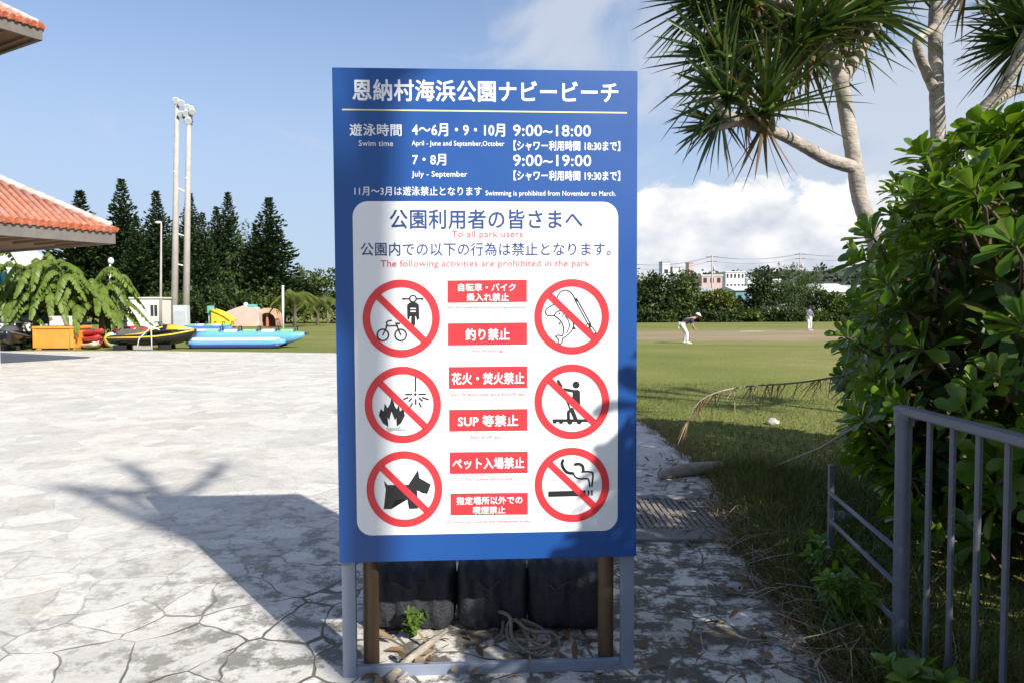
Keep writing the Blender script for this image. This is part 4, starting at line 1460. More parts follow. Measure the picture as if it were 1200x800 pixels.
# conifers behind the floodlight poles
protos = [conifer_proto('conifer', None, 15.0, 3.0, s, 'tall dark conifers behind the floodlights') for s in (3, 8, 14)]
con = [(98, 222, 84, 1.3, 'conifer with a blunt top, its tip just above the red tiled roof corner'),
       (147, 208, 86, 1.05, 'tallest conifer, slim pointed tip left of the thin lamp post'),
       (163, 252, 82, 1.0, 'lower dark conifer in front of the tallest one'),
       (187, 222, 84, 1.0, 'conifer rising right behind the thin lamp post'),
       (125, 262, 88, 1.2, 'dark conifer half hidden behind the tile roof corner and banana leaves'),
       (226, 225, 86, .9, 'slim conifer just right of the two floodlight poles'),
       (240, 248, 82, .9, 'short conifer between two taller ones right of the poles'),
       (256, 241, 85, .95, 'conifer with a rounded tip left of the slender twin'),
       (270, 224, 86, .95, 'slender conifer with a sharp tip in the middle of the right group'),
       (301, 262, 84, 1.05, 'dark conifer leaning against the broad one on its left'),
       (318, 230, 82, 1.35, 'broadest conifer, standing last on the right beside open sky'),
       (208, 258, 90, 1.2, 'dark conifer seen between the two floodlight poles')]
used = 0
for i, (px, py, y, wf, lab) in enumerate(con):
    h = P(px, py, y).z
    src = protos[i % 3]
    o = src if i < 3 else copy_tree(src)
    o.location = (P(px, 375, y).x, y, 0)
    o.rotation_euler = (0, 0, i * 1.3)
    o.scale = (h / 15 * wf * 1.22, h / 15 * wf * 1.22, h / 15)
    o['label'] = lab
BX = lambda px, y: P(px, 375, y).x
clump_tree('feathery_tree', 'pale feathery tree between the dark conifers', 'tree', BX(287, 83), 83, P(287, 262, 83).z, [(0, .55, .16, .28), (.05, .8, .10, .18), (-.06, .35, .15, .2)], 'feathery', 31, None, 3000, .5, droop=.6)
for i, (px, y, py, bl, m, lab) in enumerate([
        (252, 76, 330, [(0, .55, .55, .42), (-.5, .45, .35, .35), (.5, .4, .4, .35)], 'broad_dark', 'spreading dark shrub behind the grey cabinet, right of the poles'),
        (290, 78, 336, [(0, .5, .6, .42), (.5, .42, .4, .36)], 'broad_mid', 'rounded green shrub behind the pink play wall'),
        (318, 80, 330, [(0, .55, .5, .42), (-.4, .45, .4, .34)], 'broad_dark', 'layered dark shrub behind the pink arch'),
        (357, 88, 317, [(0, .6, .42, .36), (.3, .45, .36, .34), (-.3, .4, .34, .34)], 'broad_mid', 'round topped broadleaf tree left of the sign edge'),
        (384, 84, 312, [(0, .62, .45, .36), (-.28, .42, .36, .38), (.4, .5, .4, .4)], 'broad_mid', 'broadleaf tree touching the left edge of the sign'),
        (334, 92, 322, [(0, .6, .5, .36), (.3, .45, .4, .34), (-.3, .4, .4, .34)], 'broad_dark', 'dark tree mass behind the palm and the white post'),
        (170, 80, 345, [(0, .5, .8, .45), (.6, .45, .5, .4), (-.6, .45, .5, .4)], 'broad_dark', 'dark undergrowth behind the white hut'),
        (212, 80, 342, [(0, .5, .7, .45), (.5, .45, .5, .4), (-.5, .45, .5, .4)], 'broad_mid', 'green bush at the foot of the floodlight poles')]):
    clump_tree('broadleaf_tree' if 'tree' in lab else 'shrub', lab, 'tree' if 'tree' in lab else 'shrub', BX(px, y), y, P(px, py, y).z, bl, m, 40 + i, 'bushes and trees along the back of the plaza', 2600, .42, (.14, .3))


for i, (px, py, lab) in enumerate([(118, 268, 'dark broadleaf tree filling the gap behind the tile roof corner'), (168, 276, 'dark broadleaf tree behind the thin lamp post'), (206, 280, 'dark broadleaf tree low behind the twin poles'),
                                  (236, 282, 'dark broadleaf tree right behind the poles, below the slim conifer'), (266, 286, 'dark broadleaf tree below the slender sharp conifer'), (300, 288, 'dark broadleaf tree left of the broadest conifer')]):
    clump_tree('backdrop_tree', lab, 'tree', BX(px, 92), 92, P(px, py, 92).z, [(0, .66, .26, .32), (-.2, .4, .28, .34), (.2, .4, .28, .34), (0, .3, .3, .28)], 'broad_dark', 210 + i, 'dark trees behind the conifers', 3000, .6, (.2, .3))


def palm(px, py, y, label, seed):
    r = np.random.default_rng(seed)
    x = BX(px, y)
    h = P(px, py, y).z
    t = thing('palm_tree', label, 'palm tree', (x, y, 0))
    MB().tube([(x, y, -.1), (x + .1, y, h * .5), (x, y, h * .8)], [.17, .13, .12], 9).build('trunk', M['trunk_grey'], t, True)
    lv = []
    for k in range(16):
        a = k * 2.4
        up = r.uniform(-.1, 1.1)
        n_ = 16
        s = np.linspace(.1, 1, n_)
        out = 2.0
        path = np.stack([x + np.cos(a) * out * s, y + np.sin(a) * out * s, h * .8 + up * out * s * .7 - 1.5 * s ** 2.2], 1)
        for sg in (-1, 1):
            d = np.stack([-np.sin(a) * sg + np.cos(a) * .6 + 0 * s, np.cos(a) * sg + np.sin(a) * .6 + 0 * s, -.55 + 0 * s], 1)
            lv.append(leaves(path, d, np.tile([0, 0, 1.0], (n_, 1)), .75, .10, PROF_BLADE, 0, 0, .25, False))
    V, Fq = cat_meshes(lv)
    np_mesh('crown', V, Fq, M['broad_yellow'], t)


palm(345, 335, 66, 'small palm with drooping yellow green fronds behind the white post', 3)
palm(372, 345, 72, 'small palm in front of the broadleaf trees beside the sign', 4)

# ------------------------------------------------------------------ floodlights and posts
M['pole'] = mat('concrete_pole', (0.40, 0.37, 0.34), 0.85, 0.1, 2, 0.1, grime=(0.28, 0.25, 0.22))
M['lamp_white'] = mat('white_lamp_metal', (0.72, 0.73, 0.74), 0.3, 0.05, 2)
M['glass'] = mat('lamp_glass', (0.45, 0.48, 0.52), 0.12, 0.1, 2, spec=0.8)
M['dark'] = mat('dark_metal', (0.05, 0.05, 0.055), 0.5, 0.15, 4)
FY = 64.0
xa, xb = BX(204, FY), BX(217.5, FY)
fl = thing('floodlight', 'twin pole floodlight mast with lamps on top, tallest thing on the left', 'floodlight', ((xa + xb) / 2, FY, 0))
za, zb = P(207, 117, FY).z, P(222, 126, FY).z
ta, tb = P(207.5, 117, FY), P(221.5, 128, FY)
for x_, t_ in ((xa, ta), (xb, tb)):
    MB().tube([(x_, FY, -.1), ((x_ + t_.x) / 2, FY, t_.z / 2), (t_.x, FY, t_.z)], [.30, .25, .19], 14).build('pole', M['pole'], fl, True)
    b = MB()
    for f in (.16, .30, .48, .68):
        c = Vector((x_, FY, 0)).lerp(t_, f)
        b.tube([c, c + Vector((0, 0, .18))], .285 - .08 * f, 14)
    b.build('band', M['lamp_white'], fl, True)
for f in (.285, .42, .62):
    a = Vector((xa, FY, 0)).lerp(ta, f)
    c = Vector((xb, FY, 0)).lerp(tb, f)
    MB().tube([a, c], .06, 6).build('cross_tie', M['lamp_white'], fl)
for px, py, s_ in ((206, 118, 1), (212, 121, 1), (219, 126, 1), (225, 131, .9), (212, 134, 1), (218, 133, 1), (220, 142, 1.05), (224, 127, .8)):
    p = P(px, py, FY - .25)
    lp = MB()
    ax = Vector((.45, -.75, -.5)).normalized()
    q0 = p - ax * .30
    lp.tube([q0, q0 + ax * .12, q0 + ax * .30, q0 + ax * .42], [.09, .18, .28 * s_, .31 * s_], 14)
    lamp = lp.build('lamp_head', M['lamp_white'], fl, True)
    MB().tube([q0 + ax * .422, q0 + ax * .435], .28 * s_, 14).build('lens', M['glass'], lamp)
fr_ = MB()
for py in (123, 138):
    fr_.tube([P(206, py - 3, FY - .1), P(226, py + 5, FY - .1)], .06, 6)
for px in (207, 216, 225):
    fr_.tube([P(px, 117 + (px - 207) * .5, FY - .1), P(px, 140 + (px - 207) * .4, FY - .1)], .05, 6)
fr_.build('lamp_frame', M['dark'], fl)
tp = thing('lamp_post', 'thin grey lamp post standing before the dark conifers left of the floodlights', 'lamp post', (BX(188, 62), 62, 0))
MB().tube([(BX(188, 62), 62, 0), P(188.5, 330, 62), P(189, 262, 62)], [.11, .09, .06], 10).build('pole', M['pole'], tp, True)
MB().tube([P(189, 262, 62), P(186, 260, 62)], [.05, .05], 8).ball(P(185.5, 261, 62), (.3, .2, .12)).build('lamp_head', M['lamp_white'], tp, True)
wp = thing('white_post', 'short white post standing alone on the lawn before the palm', 'post', (BX(331.5, 58), 58, 0))
MB().tube([(BX(331.5, 58), 58, 0), P(331.5, 336, 58)], .09, 10).build('shaft', M['lamp_white'], wp, True)
MB().tube([P(331.5, 336, 58), P(331.5, 334.6, 58)], [.13, .10], 10).build('cap', M['lamp_white'], wp, True)
gl = thing('garden_lamp', 'white garden lamp post among the banana leaves', 'lamp post', (BX(129, 36), 36, 0))
MB().tube([(BX(129, 36), 36, 0), P(129, 310, 36)], .045, 8).build('post', M['lamp_white'], gl, True)
MB().ball(P(130, 306, 36), (.14, .14, .17)).build('lamp_globe', M['lamp_white'], gl, True)

# ------------------------------------------------------------------ hut, cabinet, play things
M['hut'] = mat('white_painted_wall', (0.66, 0.63, 0.57), 0.8, 0.06, 1.5, grime=(0.50, 0.46, 0.40))
M['window'] = mat('dark_window_glass', (0.03, 0.035, 0.045), 0.15, 0.2, 3, spec=0.7)


def box_part(name, c, s, m, parent, bevel=0.0):
    return MB().box(c, s).build(name, m, parent, bevel=bevel)


HY = 62.0
hx0, hx1 = BX(134, HY), BX(189, HY)
hz1 = P(160, 350, HY).z
hut = thing('hut', 'low white flat roofed hut beyond the banana plants', 'hut', ((hx0 + hx1) / 2, HY + 1.4, 0))
box_part('wall', ((hx0 + hx1) / 2, HY + 1.4, hz1 / 2), (hx1 - hx0, 2.8, hz1), M['hut'], hut)
box_part('roof', ((hx0 + hx1) / 2, HY + 1.4, hz1 + .05), (hx1 - hx0 + .25, 3.05, .12), M['hut'], hut, .01)
for px in (178.5, 183):
    w = box_part('window', (BX(px, HY), HY - .005, P(px, 364, HY).z), (.24, .04, .95), M['window'], hut)
    box_part('frame', (BX(px, HY), HY - .012, P(px, 364, HY).z + .50), (.30, .05, .06), M['hut'], w)
d_ = box_part('door', (BX(143, HY), HY - .005, 1.0), (.85, .05, 2.0), M['window'], hut)
box_part('frame', (BX(143, HY), HY - .012, 2.05), (1.0, .06, .08), M['hut'], d_)
cb = thing('cabinet', 'pale grey metal cabinet at the foot of the floodlight poles', 'cabinet', (BX(213, 61), 61, 0))
box_part('body', (BX(213, 61), 61, P(213, 358, 61).z / 2 + .04), (1.15, .6, P(213, 358, 61).z - .08), mat('pale_grey_metal', (.5, .53, .56), .5, .08, 2), cb, .02)
box_part('door', (BX(213, 61), 60.69, P(213, 366, 61).z / 2 + .1), (.95, .03, P(213, 366, 61).z), mat('grey_metal_door', (.42, .45, .48), .5, .08, 2), cb, .01)
box_part('plinth', (BX(213, 61), 61, .02), (1.25, .7, .08), M['concrete'], cb)

M['pink_wall'] = mat('faded_pink_vinyl', (.60, .42, .36), .6, .1, 1.2, grime=(.66, .52, .44))
M['yellow_v'] = mat('yellow_vinyl', (.72, .52, .04), .5, .1, 2)
M['teal_v'] = mat('teal_vinyl', (.12, .42, .36), .5, .1, 2)
IY = 70.0
ar = thing('archway', 'pink rounded arch beside the pink play wall', 'arch', (BX(314, IY), IY, 0))
x0, x1, zt = BX(299, IY), BX(327, IY), P(313, 361, IY).z
xm, rw = (x0 + x1) / 2, (x1 - x0) / 2
b = MB()
out_, in_ = [], []
for k in range(19):
    a = PI * k / 18
    out_.append((xm + rw * math.cos(a), zt * max(0.0, math.sin(a)) ** .6))
    in_.append((xm + rw * .72 * math.cos(a), zt * .74 * max(0.0, math.sin(a)) ** .6))
secs = []
for (ox, oz), (ix, iz) in zip(out_, in_):
    secs.append([(ox, IY, oz), (ox, IY + 1.3, oz), (ix, IY + 1.3, iz), (ix, IY, iz)])
b.loft(secs)
b.build('arch', mat('salmon_vinyl', (.62, .36, .24), .6, .12, 1.5), ar, False)
box_part('back_wall', (xm, IY + 1.25, zt * .3), (rw * 1.35, .06, zt * .6), M['bark_dark'], ar)
box_part('pillar', (xm - rw * .15, IY + .6, zt * .3), (.22, .22, zt * .6), mat('terracotta', (.42, .16, .10), .7, .1, 3), ar, .02)
pw = thing('play_wall', 'low faded pink play wall with a white knob and teal cap on top', 'play wall', (BX(285, 69), 69, 0))
xs = [(262, 367), (268, 364), (276, 361), (284, 358.5), (292, 358), (300, 360), (303, 366)]
pts_ = [(BX(a, 69), P(a, z, 69).z) for a, z in xs]
secs = [[(x_, 69, 0), (x_, 69, z_), (x_, 70.1, z_), (x_, 70.1, 0)] for x_, z_ in pts_]
MB().loft(secs).build('wall', M['pink_wall'], pw, bevel=.08)
MB().ball(P(288, 357, 69.4), .22).build('knob', M['lamp_white'], pw, True)
MB().box(P(296, 359, 69.4), (.75, .8, .35)).build('cap', M['teal_v'], pw, bevel=.06)
ys = thing('slide', 'yellow inflatable slide in front of the pink play wall', 'slide', (BX(262, 67), 67, 0))
secs = []
for a, z in ((250, 364), (256, 366), (262, 368), (268, 371), (273, 375)):
    zz = max(.1, P(a, z, 67).z)
    secs.append([(BX(a, 67), 66.4, 0), (BX(a, 67), 66.4, zz), (BX(a, 67), 67.6, zz), (BX(a, 67), 67.6, 0)])
MB().loft(secs).build('ramp', M['yellow_v'], ys, bevel=.1)
for yy in (66.4, 67.6):
    MB().tube([(BX(a, 67), yy, max(.12, P(a, z, 67).z)) for a, z in ((250, 363), (258, 366), (266, 370), (273, 375))], .14, 8).build('side_tube', M['yellow_v'], ys, True)
gs = thing('play_post', 'small teal and white play post left of the yellow slide', 'play post', (BX(246, 67), 67, 0))
MB().tube([(BX(246, 67), 67, 0), P(246, 360, 67)], .16, 8).build('post', M['lamp_white'], gs, True)
MB().box(P(247, 363, 66.8), (.6, .3, .7)).build('panel', M['teal_v'], gs, bevel=.05)

# ------------------------------------------------------------------ water sports gear at the edge of the plaza
M['boat_blue'] = mat('sky_blue_pvc', (.14, .38, .62), .4, .06, 3)
M['boat_navy'] = mat('navy_pvc', (.03, .06, .20), .4, .1, 3)
M['pvc_white'] = mat('white_pvc', (.75, .76, .77), .4, .05, 3)
M['pvc_green'] = mat('green_pvc', (.22, .50, .28), .45, .08, 3)


def banana_boat(name, label, px0, px1, y, r0, blue, parent_rot=0.0, nose=True):
    x0, x1 = BX(px0, y), BX(px1, y)
    L = x1 - x0
    t = thing(name, label, 'inflatable boat', ((x0 + x1) / 2, y, 0))
    zc = r0 * 1.02 + .05

    def tub(yy, z, r, a, e, up):
        path, rad = [], []
        for s in np.linspace(0, 1, 22):
            x_ = x0 + L * (a + (e - a) * s)
            z_ = z + up * max(0, s - .82) ** 2 * 26 * r + .4 * up * max(0, .10 - s) ** 2 * 60 * r
            path.append((x_, yy, z_))
            rad.append(r * (min(1, (s + .012) / .08) ** .5 if s < .08 else 1) * (max(.12, min(1, (1.0 - s + .02) / .16)) ** .6))
        return path, rad
    p_, rd = tub(y, zc + .12, r0, .03, 1.0, .55)
    hull = MB().tube(p_, rd, 18).build('main_tube', blue, t, True)
    MB().tube([Vector(p_[-1]) + Vector((-.02, 0, 0)), Vector(p_[-1]) + Vector((.16, 0, .02))], [.07, .03], 8).build('tow_ring', M['dark'], t, True)
    for sg in (-1, 1):
        p_, rd = tub(y + sg * r0 * 1.75, .25, .235, .0, .86, .25)
        MB().tube(p_, rd, 14).build('side_tube', blue, t, True)
        MB().tube([(q[0], q[1] - .012 * 1, q[2] + .02) for q in p_[1:-1]], [k * .99 + .004 for k in rd[1:-1]], 14).build('side_cover', blue, t, True) if False else None
        q = [(a[0], a[1] - .15 * 1, a[2] + .125) for a in p_[1:-1]]
        MB().tube(q, [.085 * k / .235 for k in rd[1:-1]], 8).build('stripe', M['pvc_white'], t, True)
        q = [(a[0], a[1] - .14, a[2] - .135) for a in p_[1:-1]]
        MB().tube(q, [.105 * k / .235 for k in rd[1:-1]], 8).build('rub_strip', M['boat_navy'], t, True)
    for k in range(5):
        f = .12 + k * .165
        sx = x0 + L * (f + .03)
        se = MB().box((sx + .16, y, zc + .12 + r0 * .93), (.52, r0 * 1.25, .15)).build('seat', M['pvc_white'] if k % 2 else M['pvc_green'], t, bevel=.05)
        MB().tube([(sx + .55, y - .16, zc + .12 + r0 * .96), (sx + .55, y - .13, zc + .3 + r0), (sx + .55, y + .13, zc + .3 + r0), (sx + .55, y + .16, zc + .12 + r0 * .96)], .025, 6).build('handle', M['dark'], t, True)
    return t


banana_boat('banana_boat', 'long sky blue inflatable boat on the grass, nose pointing at the sign', 224, 357, 30.2, .27, M['boat_blue'])
b2 = banana_boat('banana_boat', 'darker blue inflatable boat lying farther back above the first one', 212, 273, 44.0, .26, mat('cobalt_pvc', (.07, .17, .5), .4, .06, 3))

M['js_black'] = mat('black_gelcoat', (.016, .016, .018), .22, .1, 4, spec=.6)
M['js_yellow'] = mat('yellow_gelcoat', (.70, .50, .05), .28, .06, 4, spec=.6)
M['js_grey'] = mat('grey_plastic', (.10, .10, .105), .5, .1, 4)
M['js_white'] = mat('white_gelcoat', (.7, .7, .7), .3, .05, 4)


def jet_ski(label, x, y, rz, body, accent, group):
    t = thing('jet_ski', label, 'jet ski', (x, y, 0), rz, group)
    L = 3.3

    def sec(u, w, z0, zc, z1, k=.78):
        return [(u, -w * .12, z0), (u, -w * .62, z0 + (zc - z0) * .35), (u, -w, zc), (u, -w * k, z1), (u, -w * .25, z1 + .03), (u, w * .25, z1 + .03), (u, w * k, z1), (u, w, zc), (u, w * .62, z0 + (zc - z0) * .35), (u, w * .12, z0)]
    hull = [sec(-1.62, .50, .24, .46, .55), sec(-1.2, .56, .20, .46, .56), (sec(-.4, .58, .17, .47, .57)), sec(.3, .56, .18, .50, .62), sec(.9, .46, .22, .58, .72), sec(1.35, .28, .34, .68, .78), sec(1.66, .07, .60, .74, .78)]
    MB().loft(hull).build('hull', body, t, True, local=True)
    deck = [sec(-.15, .34, .55, .62, .70, .8), sec(.2, .40, .56, .72, .92, .7), sec(.55, .38, .60, .78, .98, .66), sec(1.0, .30, .66, .80, .92, .7), sec(1.45, .12, .72, .78, .82, .7)]
    MB().loft(deck[:4]).build('hood', body, t, True, local=True)
    MB().loft([sec(.62, .375, .74, .80, .99, .62), sec(1.0, .31, .73, .81, .935, .66), sec(1.45, .13, .735, .785, .83, .66), sec(1.6, .05, .745, .77, .79)]).build('nose_cover', accent, t, True, local=True)
    MB().loft([[(a, s_ * w, z) for s_, w, z in ((-1, .20, .55), (-1, .17, zt_), (1, .17, zt_), (1, .20, .55))] for a, zt_ in ((-1.35, .74), (-1.0, .84), (-.5, .80), (-.05, .82), (.1, .9))]).build('seat', M['js_grey'], t, bevel=.05, local=True)
    st = MB().tube([(.42, 0, .9), (.22, 0, 1.08)], [.09, .07], 8).build('steering_column', M['js_grey'], t, True, local=True)
    MB().tube([(.18, -.40, 1.10), (.22, -.15, 1.10), (.24, .15, 1.10), (.18, .40, 1.10)], .022, 7).build('handlebar', M['dark'], st, True, local=True)
    for sg in (-1, 1):
        MB().tube([(-1.55, sg * .54, .50), (-.4, sg * .60, .51), (.3, sg * .585, .545), (.9, sg * .49, .62), (1.4, sg * .27, .72), (1.6, sg * .12, .765)], .035, 7).build('trim_stripe', accent, t, True, local=True)
        MB().tube([(-.9, sg * .50, .60), (-.3, sg * .50, .66), (.1, sg * .46, .80), (.5, sg * .39, .92)], .03, 7).build('accent_line', accent, t, True, local=True)
        MB().tube([(.12, sg * .36, .96), (.06, sg * .46, 1.04)], [.03, .03], 6).ball((.05, sg * .47, 1.06), (.03, .08, .05), 8, 6).build('mirror', M['js_grey'], t, True, local=True)
    for cx_, cy_ in ((-1.2, -.28), (-1.2, .28), (.5, -.24), (.5, .24)):
        MB().box((cx_, cy_, .10), (.5, .10, .20)).build('chock', M['js_black'], t, bevel=.01, local=True)
    return t


jx = BX(181, 29.4)
jet_ski('black and yellow jet ski parked on the grass beside the blue banana boat', jx, 29.3, R(6), M['js_black'], M['js_yellow'], 'jet skis at the edge of the plaza')
jet_ski('all black jet ski at the left picture edge beside the orange crate', BX(14, 29.4), 29.4, R(-62), M['js_black'], M['js_grey'], 'jet skis at the edge of the plaza')
jr = thing('boarding_frame', 'white bent tube frame leaning against the black and yellow jet ski', 'frame', (BX(168, 28.6), 28.6, 0))
MB().tube([(BX(159, 28.6), 28.6, 0), (BX(162, 28.6), 28.62, .45), (BX(176, 28.6), 28.66, .92), (BX(186, 28.6), 28.66, .80)], .022, 7).tube([(BX(176, 28.6), 28.66, .92), (BX(177, 28.6), 28.6, 0)], .022, 7).build('tube', M['js_white'], jr, True)
MB().box((BX(167, 28.6), 28.58, .10), (.75, .06, .14)).build('foot_bar', mat('alu', (.5, .5, .52), .4, .1, 4, metal=.5), jr, bevel=.01)

# white box, blue canopy and bundle behind the black jet ski
cp = thing('equipment_rack', 'dark rack with a white side box under a blue canopy behind the black jet ski', 'rack', (BX(28, 31.6), 31.6, 0))
for px in (8, 47):
    for yy in (31.0, 32.2):
        MB().tube([(BX(px, 31.6), yy, 0), (BX(px, 31.6), yy, 1.35)], .03, 8).build('post', M['dark'], cp, True)
MB().box((BX(25, 31.6), 31.4, P(25, 374, 31).z), (1.25, .7, .34)).build('white_box', M['js_white'], cp, bevel=.03)
MB().box((BX(25, 31.6), 31.6, .42), (1.3, 1.1, .55)).build('bin', M['js_black'], cp, bevel=.05)
secs = []
for a, z in ((8, 368), (18, 364.5), (30, 363.5), (42, 366), (54, 370), (57, 374)):
    zz = P(a, z, 31.6).z
    secs.append([(BX(a, 31.6), 31.0, zz - .16), (BX(a, 31.6), 31.3, zz + .02), (BX(a, 31.6), 31.8, zz + .04), (BX(a, 31.6), 32.3, zz - .16), (BX(a, 31.6), 32.25, zz - .21), (BX(a, 31.6), 31.05, zz - .21)])
MB().loft(secs).build('canopy', mat('blue_tarp', (.035, .06, .26), .55, .2, 4, .2), cp, True)
tq = thing('hanging_towel', 'turquoise towel hanging among the banana leaves at the picture edge', 'towel', (BX(5, 30), 30, 0))
MB().tube([(BX(5, 30), 30.05, 0), (BX(5, 30), 30.05, P(5, 318, 30).z)], .025, 6).build('stake', M['lamp_white'], tq, True)
secs = []
for k in range(8):
    zz = P(5, 320 + k * 2.2, 30).z
    secs.append([(BX(1 + .4 * math.sin(k), 30), 30 - .03 * math.sin(k * 1.3), zz), (BX(6, 30), 29.93, zz), (BX(10.5 - .5 * k * .4, 30), 30, zz), (BX(6, 30), 30.0, zz)])
MB().loft(secs).build('cloth', mat('turquoise_cloth', (.06, .36, .30), .8, .15, 6), tq, True)

M['orange'] = mat('orange_plastic', (.66, .30, .045), .55, .08, 3, .05, grime=(.60, .34, .12))
oc = thing('crate', 'big orange plastic crate on the grass between the black jet ski and the kayaks', 'crate', (BX(66, 29.6), 29.9, 0))
ow = BX(91, 29.6) - BX(41, 29.6)
ohh = P(66, 383, 29.6).z
MB().loft([[(sx * (ow / 2 - .05 + .05 * f) + BX(66, 29.6), 29.9 + sy * (.5 + .04 * f), .05 + (ohh - .05) * f) for sx, sy in ((-1, -1), (1, -1), (1, 1), (-1, 1))] for f in (0, 1)]).build('body', M['orange'], oc, bevel=.03)
for sy in (-1, 1):
    MB().box((BX(66, 29.6), 29.9 + sy * .55, ohh - .02), (ow + .16, .08, .10)).build('rim', M['orange'], oc, bevel=.02)
for sx in (-1, 1):
    MB().box((BX(66, 29.6) + sx * (ow / 2 + .04), 29.9, ohh - .02), (.08, 1.02, .10)).build('rim', M['orange'], oc, bevel=.02)
    MB().box((BX(66, 29.6) + sx * (ow / 2 - .12), 29.36, ohh * .5), (.14, .09, ohh * .82)).build('corner_rib', M['orange'], oc, bevel=.02)
    MB().box((BX(66, 29.6) + sx * (ow / 2 - .2), 29.9, .03), (.24, .95, .08)).build('foot', M['orange'], oc, bevel=.02)
MB().box((BX(58, 29.6), 29.40, ohh * .50), (.62, .03, .05)).build('slot', M['bark_dark'], oc)
for px in (50, 59):
    MB().box((BX(px, 29.6), 29.385, ohh * .76), (.22, .02, .16)).build('sticker', mat('pale_sticker', (.7, .5, .2), .6, .1, 4), oc)
wb = MB().box((BX(77, 30), 29.9, ohh + .22), (.92, .5, .36)).box((BX(77, 30), 29.9, ohh + .41), (.97, .55, .04))
tag(wb.build('cooler_box', M['js_white'], None, bevel=.02, origin=(BX(77, 30), 29.9, ohh + .04)), 'white cooler box standing on the orange crate', 'cooler box')

M['kayak_red'] = mat('red_polyethylene', (.55, .045, .045), .4, .12, 4)
M['kayak_cream'] = mat('cream_polyethylene', (.68, .58, .46), .45, .1, 4)


def kayak(label, px, y, z, m, rz, L=2.7):
    x = BX(px, y)
    t = thing('kayak', label, 'kayak', (x, y, z), rz, 'kayaks stacked beside the crate')
    secs = []
    for s in np.linspace(-1, 1, 13):
        w = .36 * max(.04, 1 - abs(s) ** 2.4) ** .7
        zb_ = .16 * abs(s) ** 2.2
        secs.append([(s * L / 2, w * a, zb_ + b_ * (1 - .3 * abs(s))) for a, b_ in ((-.35, 0), (-.85, .08), (-1, .17), (-.9, .22), (-.3, .25), (.3, .25), (.9, .22), (1, .17), (.85, .08), (.35, 0))])
    hull = MB().loft(secs).build('hull', m, t, True, local=True)
    MB().lathe([(0, .235), (.23, .235), (.25, .262), (.21, .27), (.18, .25), (0, .245)], (-.2, 0, 0), 16).build('cockpit_rim', M['dark'], t, True, local=True)
    MB().box((-.45, 0, .30), (.06, .34, .16)).build('backrest', M['dark'], t, bevel=.02, local=True)
    for sg in (-1, 1):
        MB().tube([(sg * L * .44, 0, .28), (sg * L * .47, 0, .34), (sg * L * .495, 0, .28)], .014, 6).build('carry_handle', M['dark'], t, True, local=True)


for i, (z, m, lab) in enumerate([(.0, 'kayak_cream', 'cream kayak at the bottom of the stack beside the orange crate'), (.27, 'kayak_red', 'red kayak lying second from the bottom of the stack'),
                                 (.52, 'kayak_red', 'red kayak on top of the stack beside the orange crate')]):
    kayak(lab, 104 + i * .6, 30.3, z, M[m], R(-52 + 5 * i))
kayak('cream kayak lying on the ground behind the stacked ones', 101, 32.2, 0, M['kayak_cream'], R(-40))

M['ball_a'] = mat('striped_ball_vinyl', (.7, .7, .2), .4, .05, 3)


def striped_ball(px, py, y, r0):
    c = P(px, py, y)
    c.z = r0
    t = thing('beach_ball', 'striped green, yellow and white beach ball beside the red floats', 'ball', (c.x, c.y, 0))
    cs = [mat('ball_green', (.18, .5, .22), .4, .05, 3), mat('ball_yellow', (.72, .62, .1), .4, .05, 3), M['pvc_white'], mat('ball_blue', (.12, .4, .6), .4, .05, 3)]
    for k in range(8):
        b = MB()
        secs = []
        for i in range(9):
            a = (k + i / 8) * PI / 4
            secs.append([c + Vector((r0 * math.sin(th) * math.cos(a), r0 * math.sin(th) * math.sin(a), r0 * math.cos(th))) for th in np.linspace(.02, PI - .02, 14)])
        b.loft(secs, False, False)
        o = b.build('gore', cs[k % 4], t, True)
    return t


striped_ball(131, 387, 31.0, .33)
for i, (px, y, rr, lab) in enumerate([(137, 31.8, .52, 'red ring float lying under the striped ball'), (152, 32.5, .60, 'larger red ring float behind the black and yellow jet ski')]):
    x = BX(px, y)
    f = thing('ring_float', lab, 'float', (x, y, 0))
    tube_r = .22
    ctr = [(x + rr * math.cos(a), y + rr * math.sin(a), tube_r + (.32 if i else .05) + .12 * math.sin(a)) for a in np.linspace(0, 2 * PI, 25)]
    MB().tube(ctr, tube_r, 12, False).build('ring', M['kayak_red'], f, True)
    MB().ball((x, y, tube_r * .8 + (.2 if i else 0)), (rr * .85, rr * .85, .15)).build('floor', M['kayak_cream'], f, True)
    MB().tube([(x + rr * .9, y - .25, tube_r * 2 + (.3 if i else 0)), (x + rr * .8, y - .28, tube_r * 2 + .1 + (.3 if i else 0)), (x + rr * .6, y - .45, tube_r * 2 + (.28 if i else 0))], .02, 6).build('grab_handle', M['pvc_white'], f, True)
    if i:
        MB().lathe([(0, 0), (rr, 0), (rr, .36), (0, .36)], (x, y, .0), 16).build('base_ring', M['kayak_cream'], f, True)

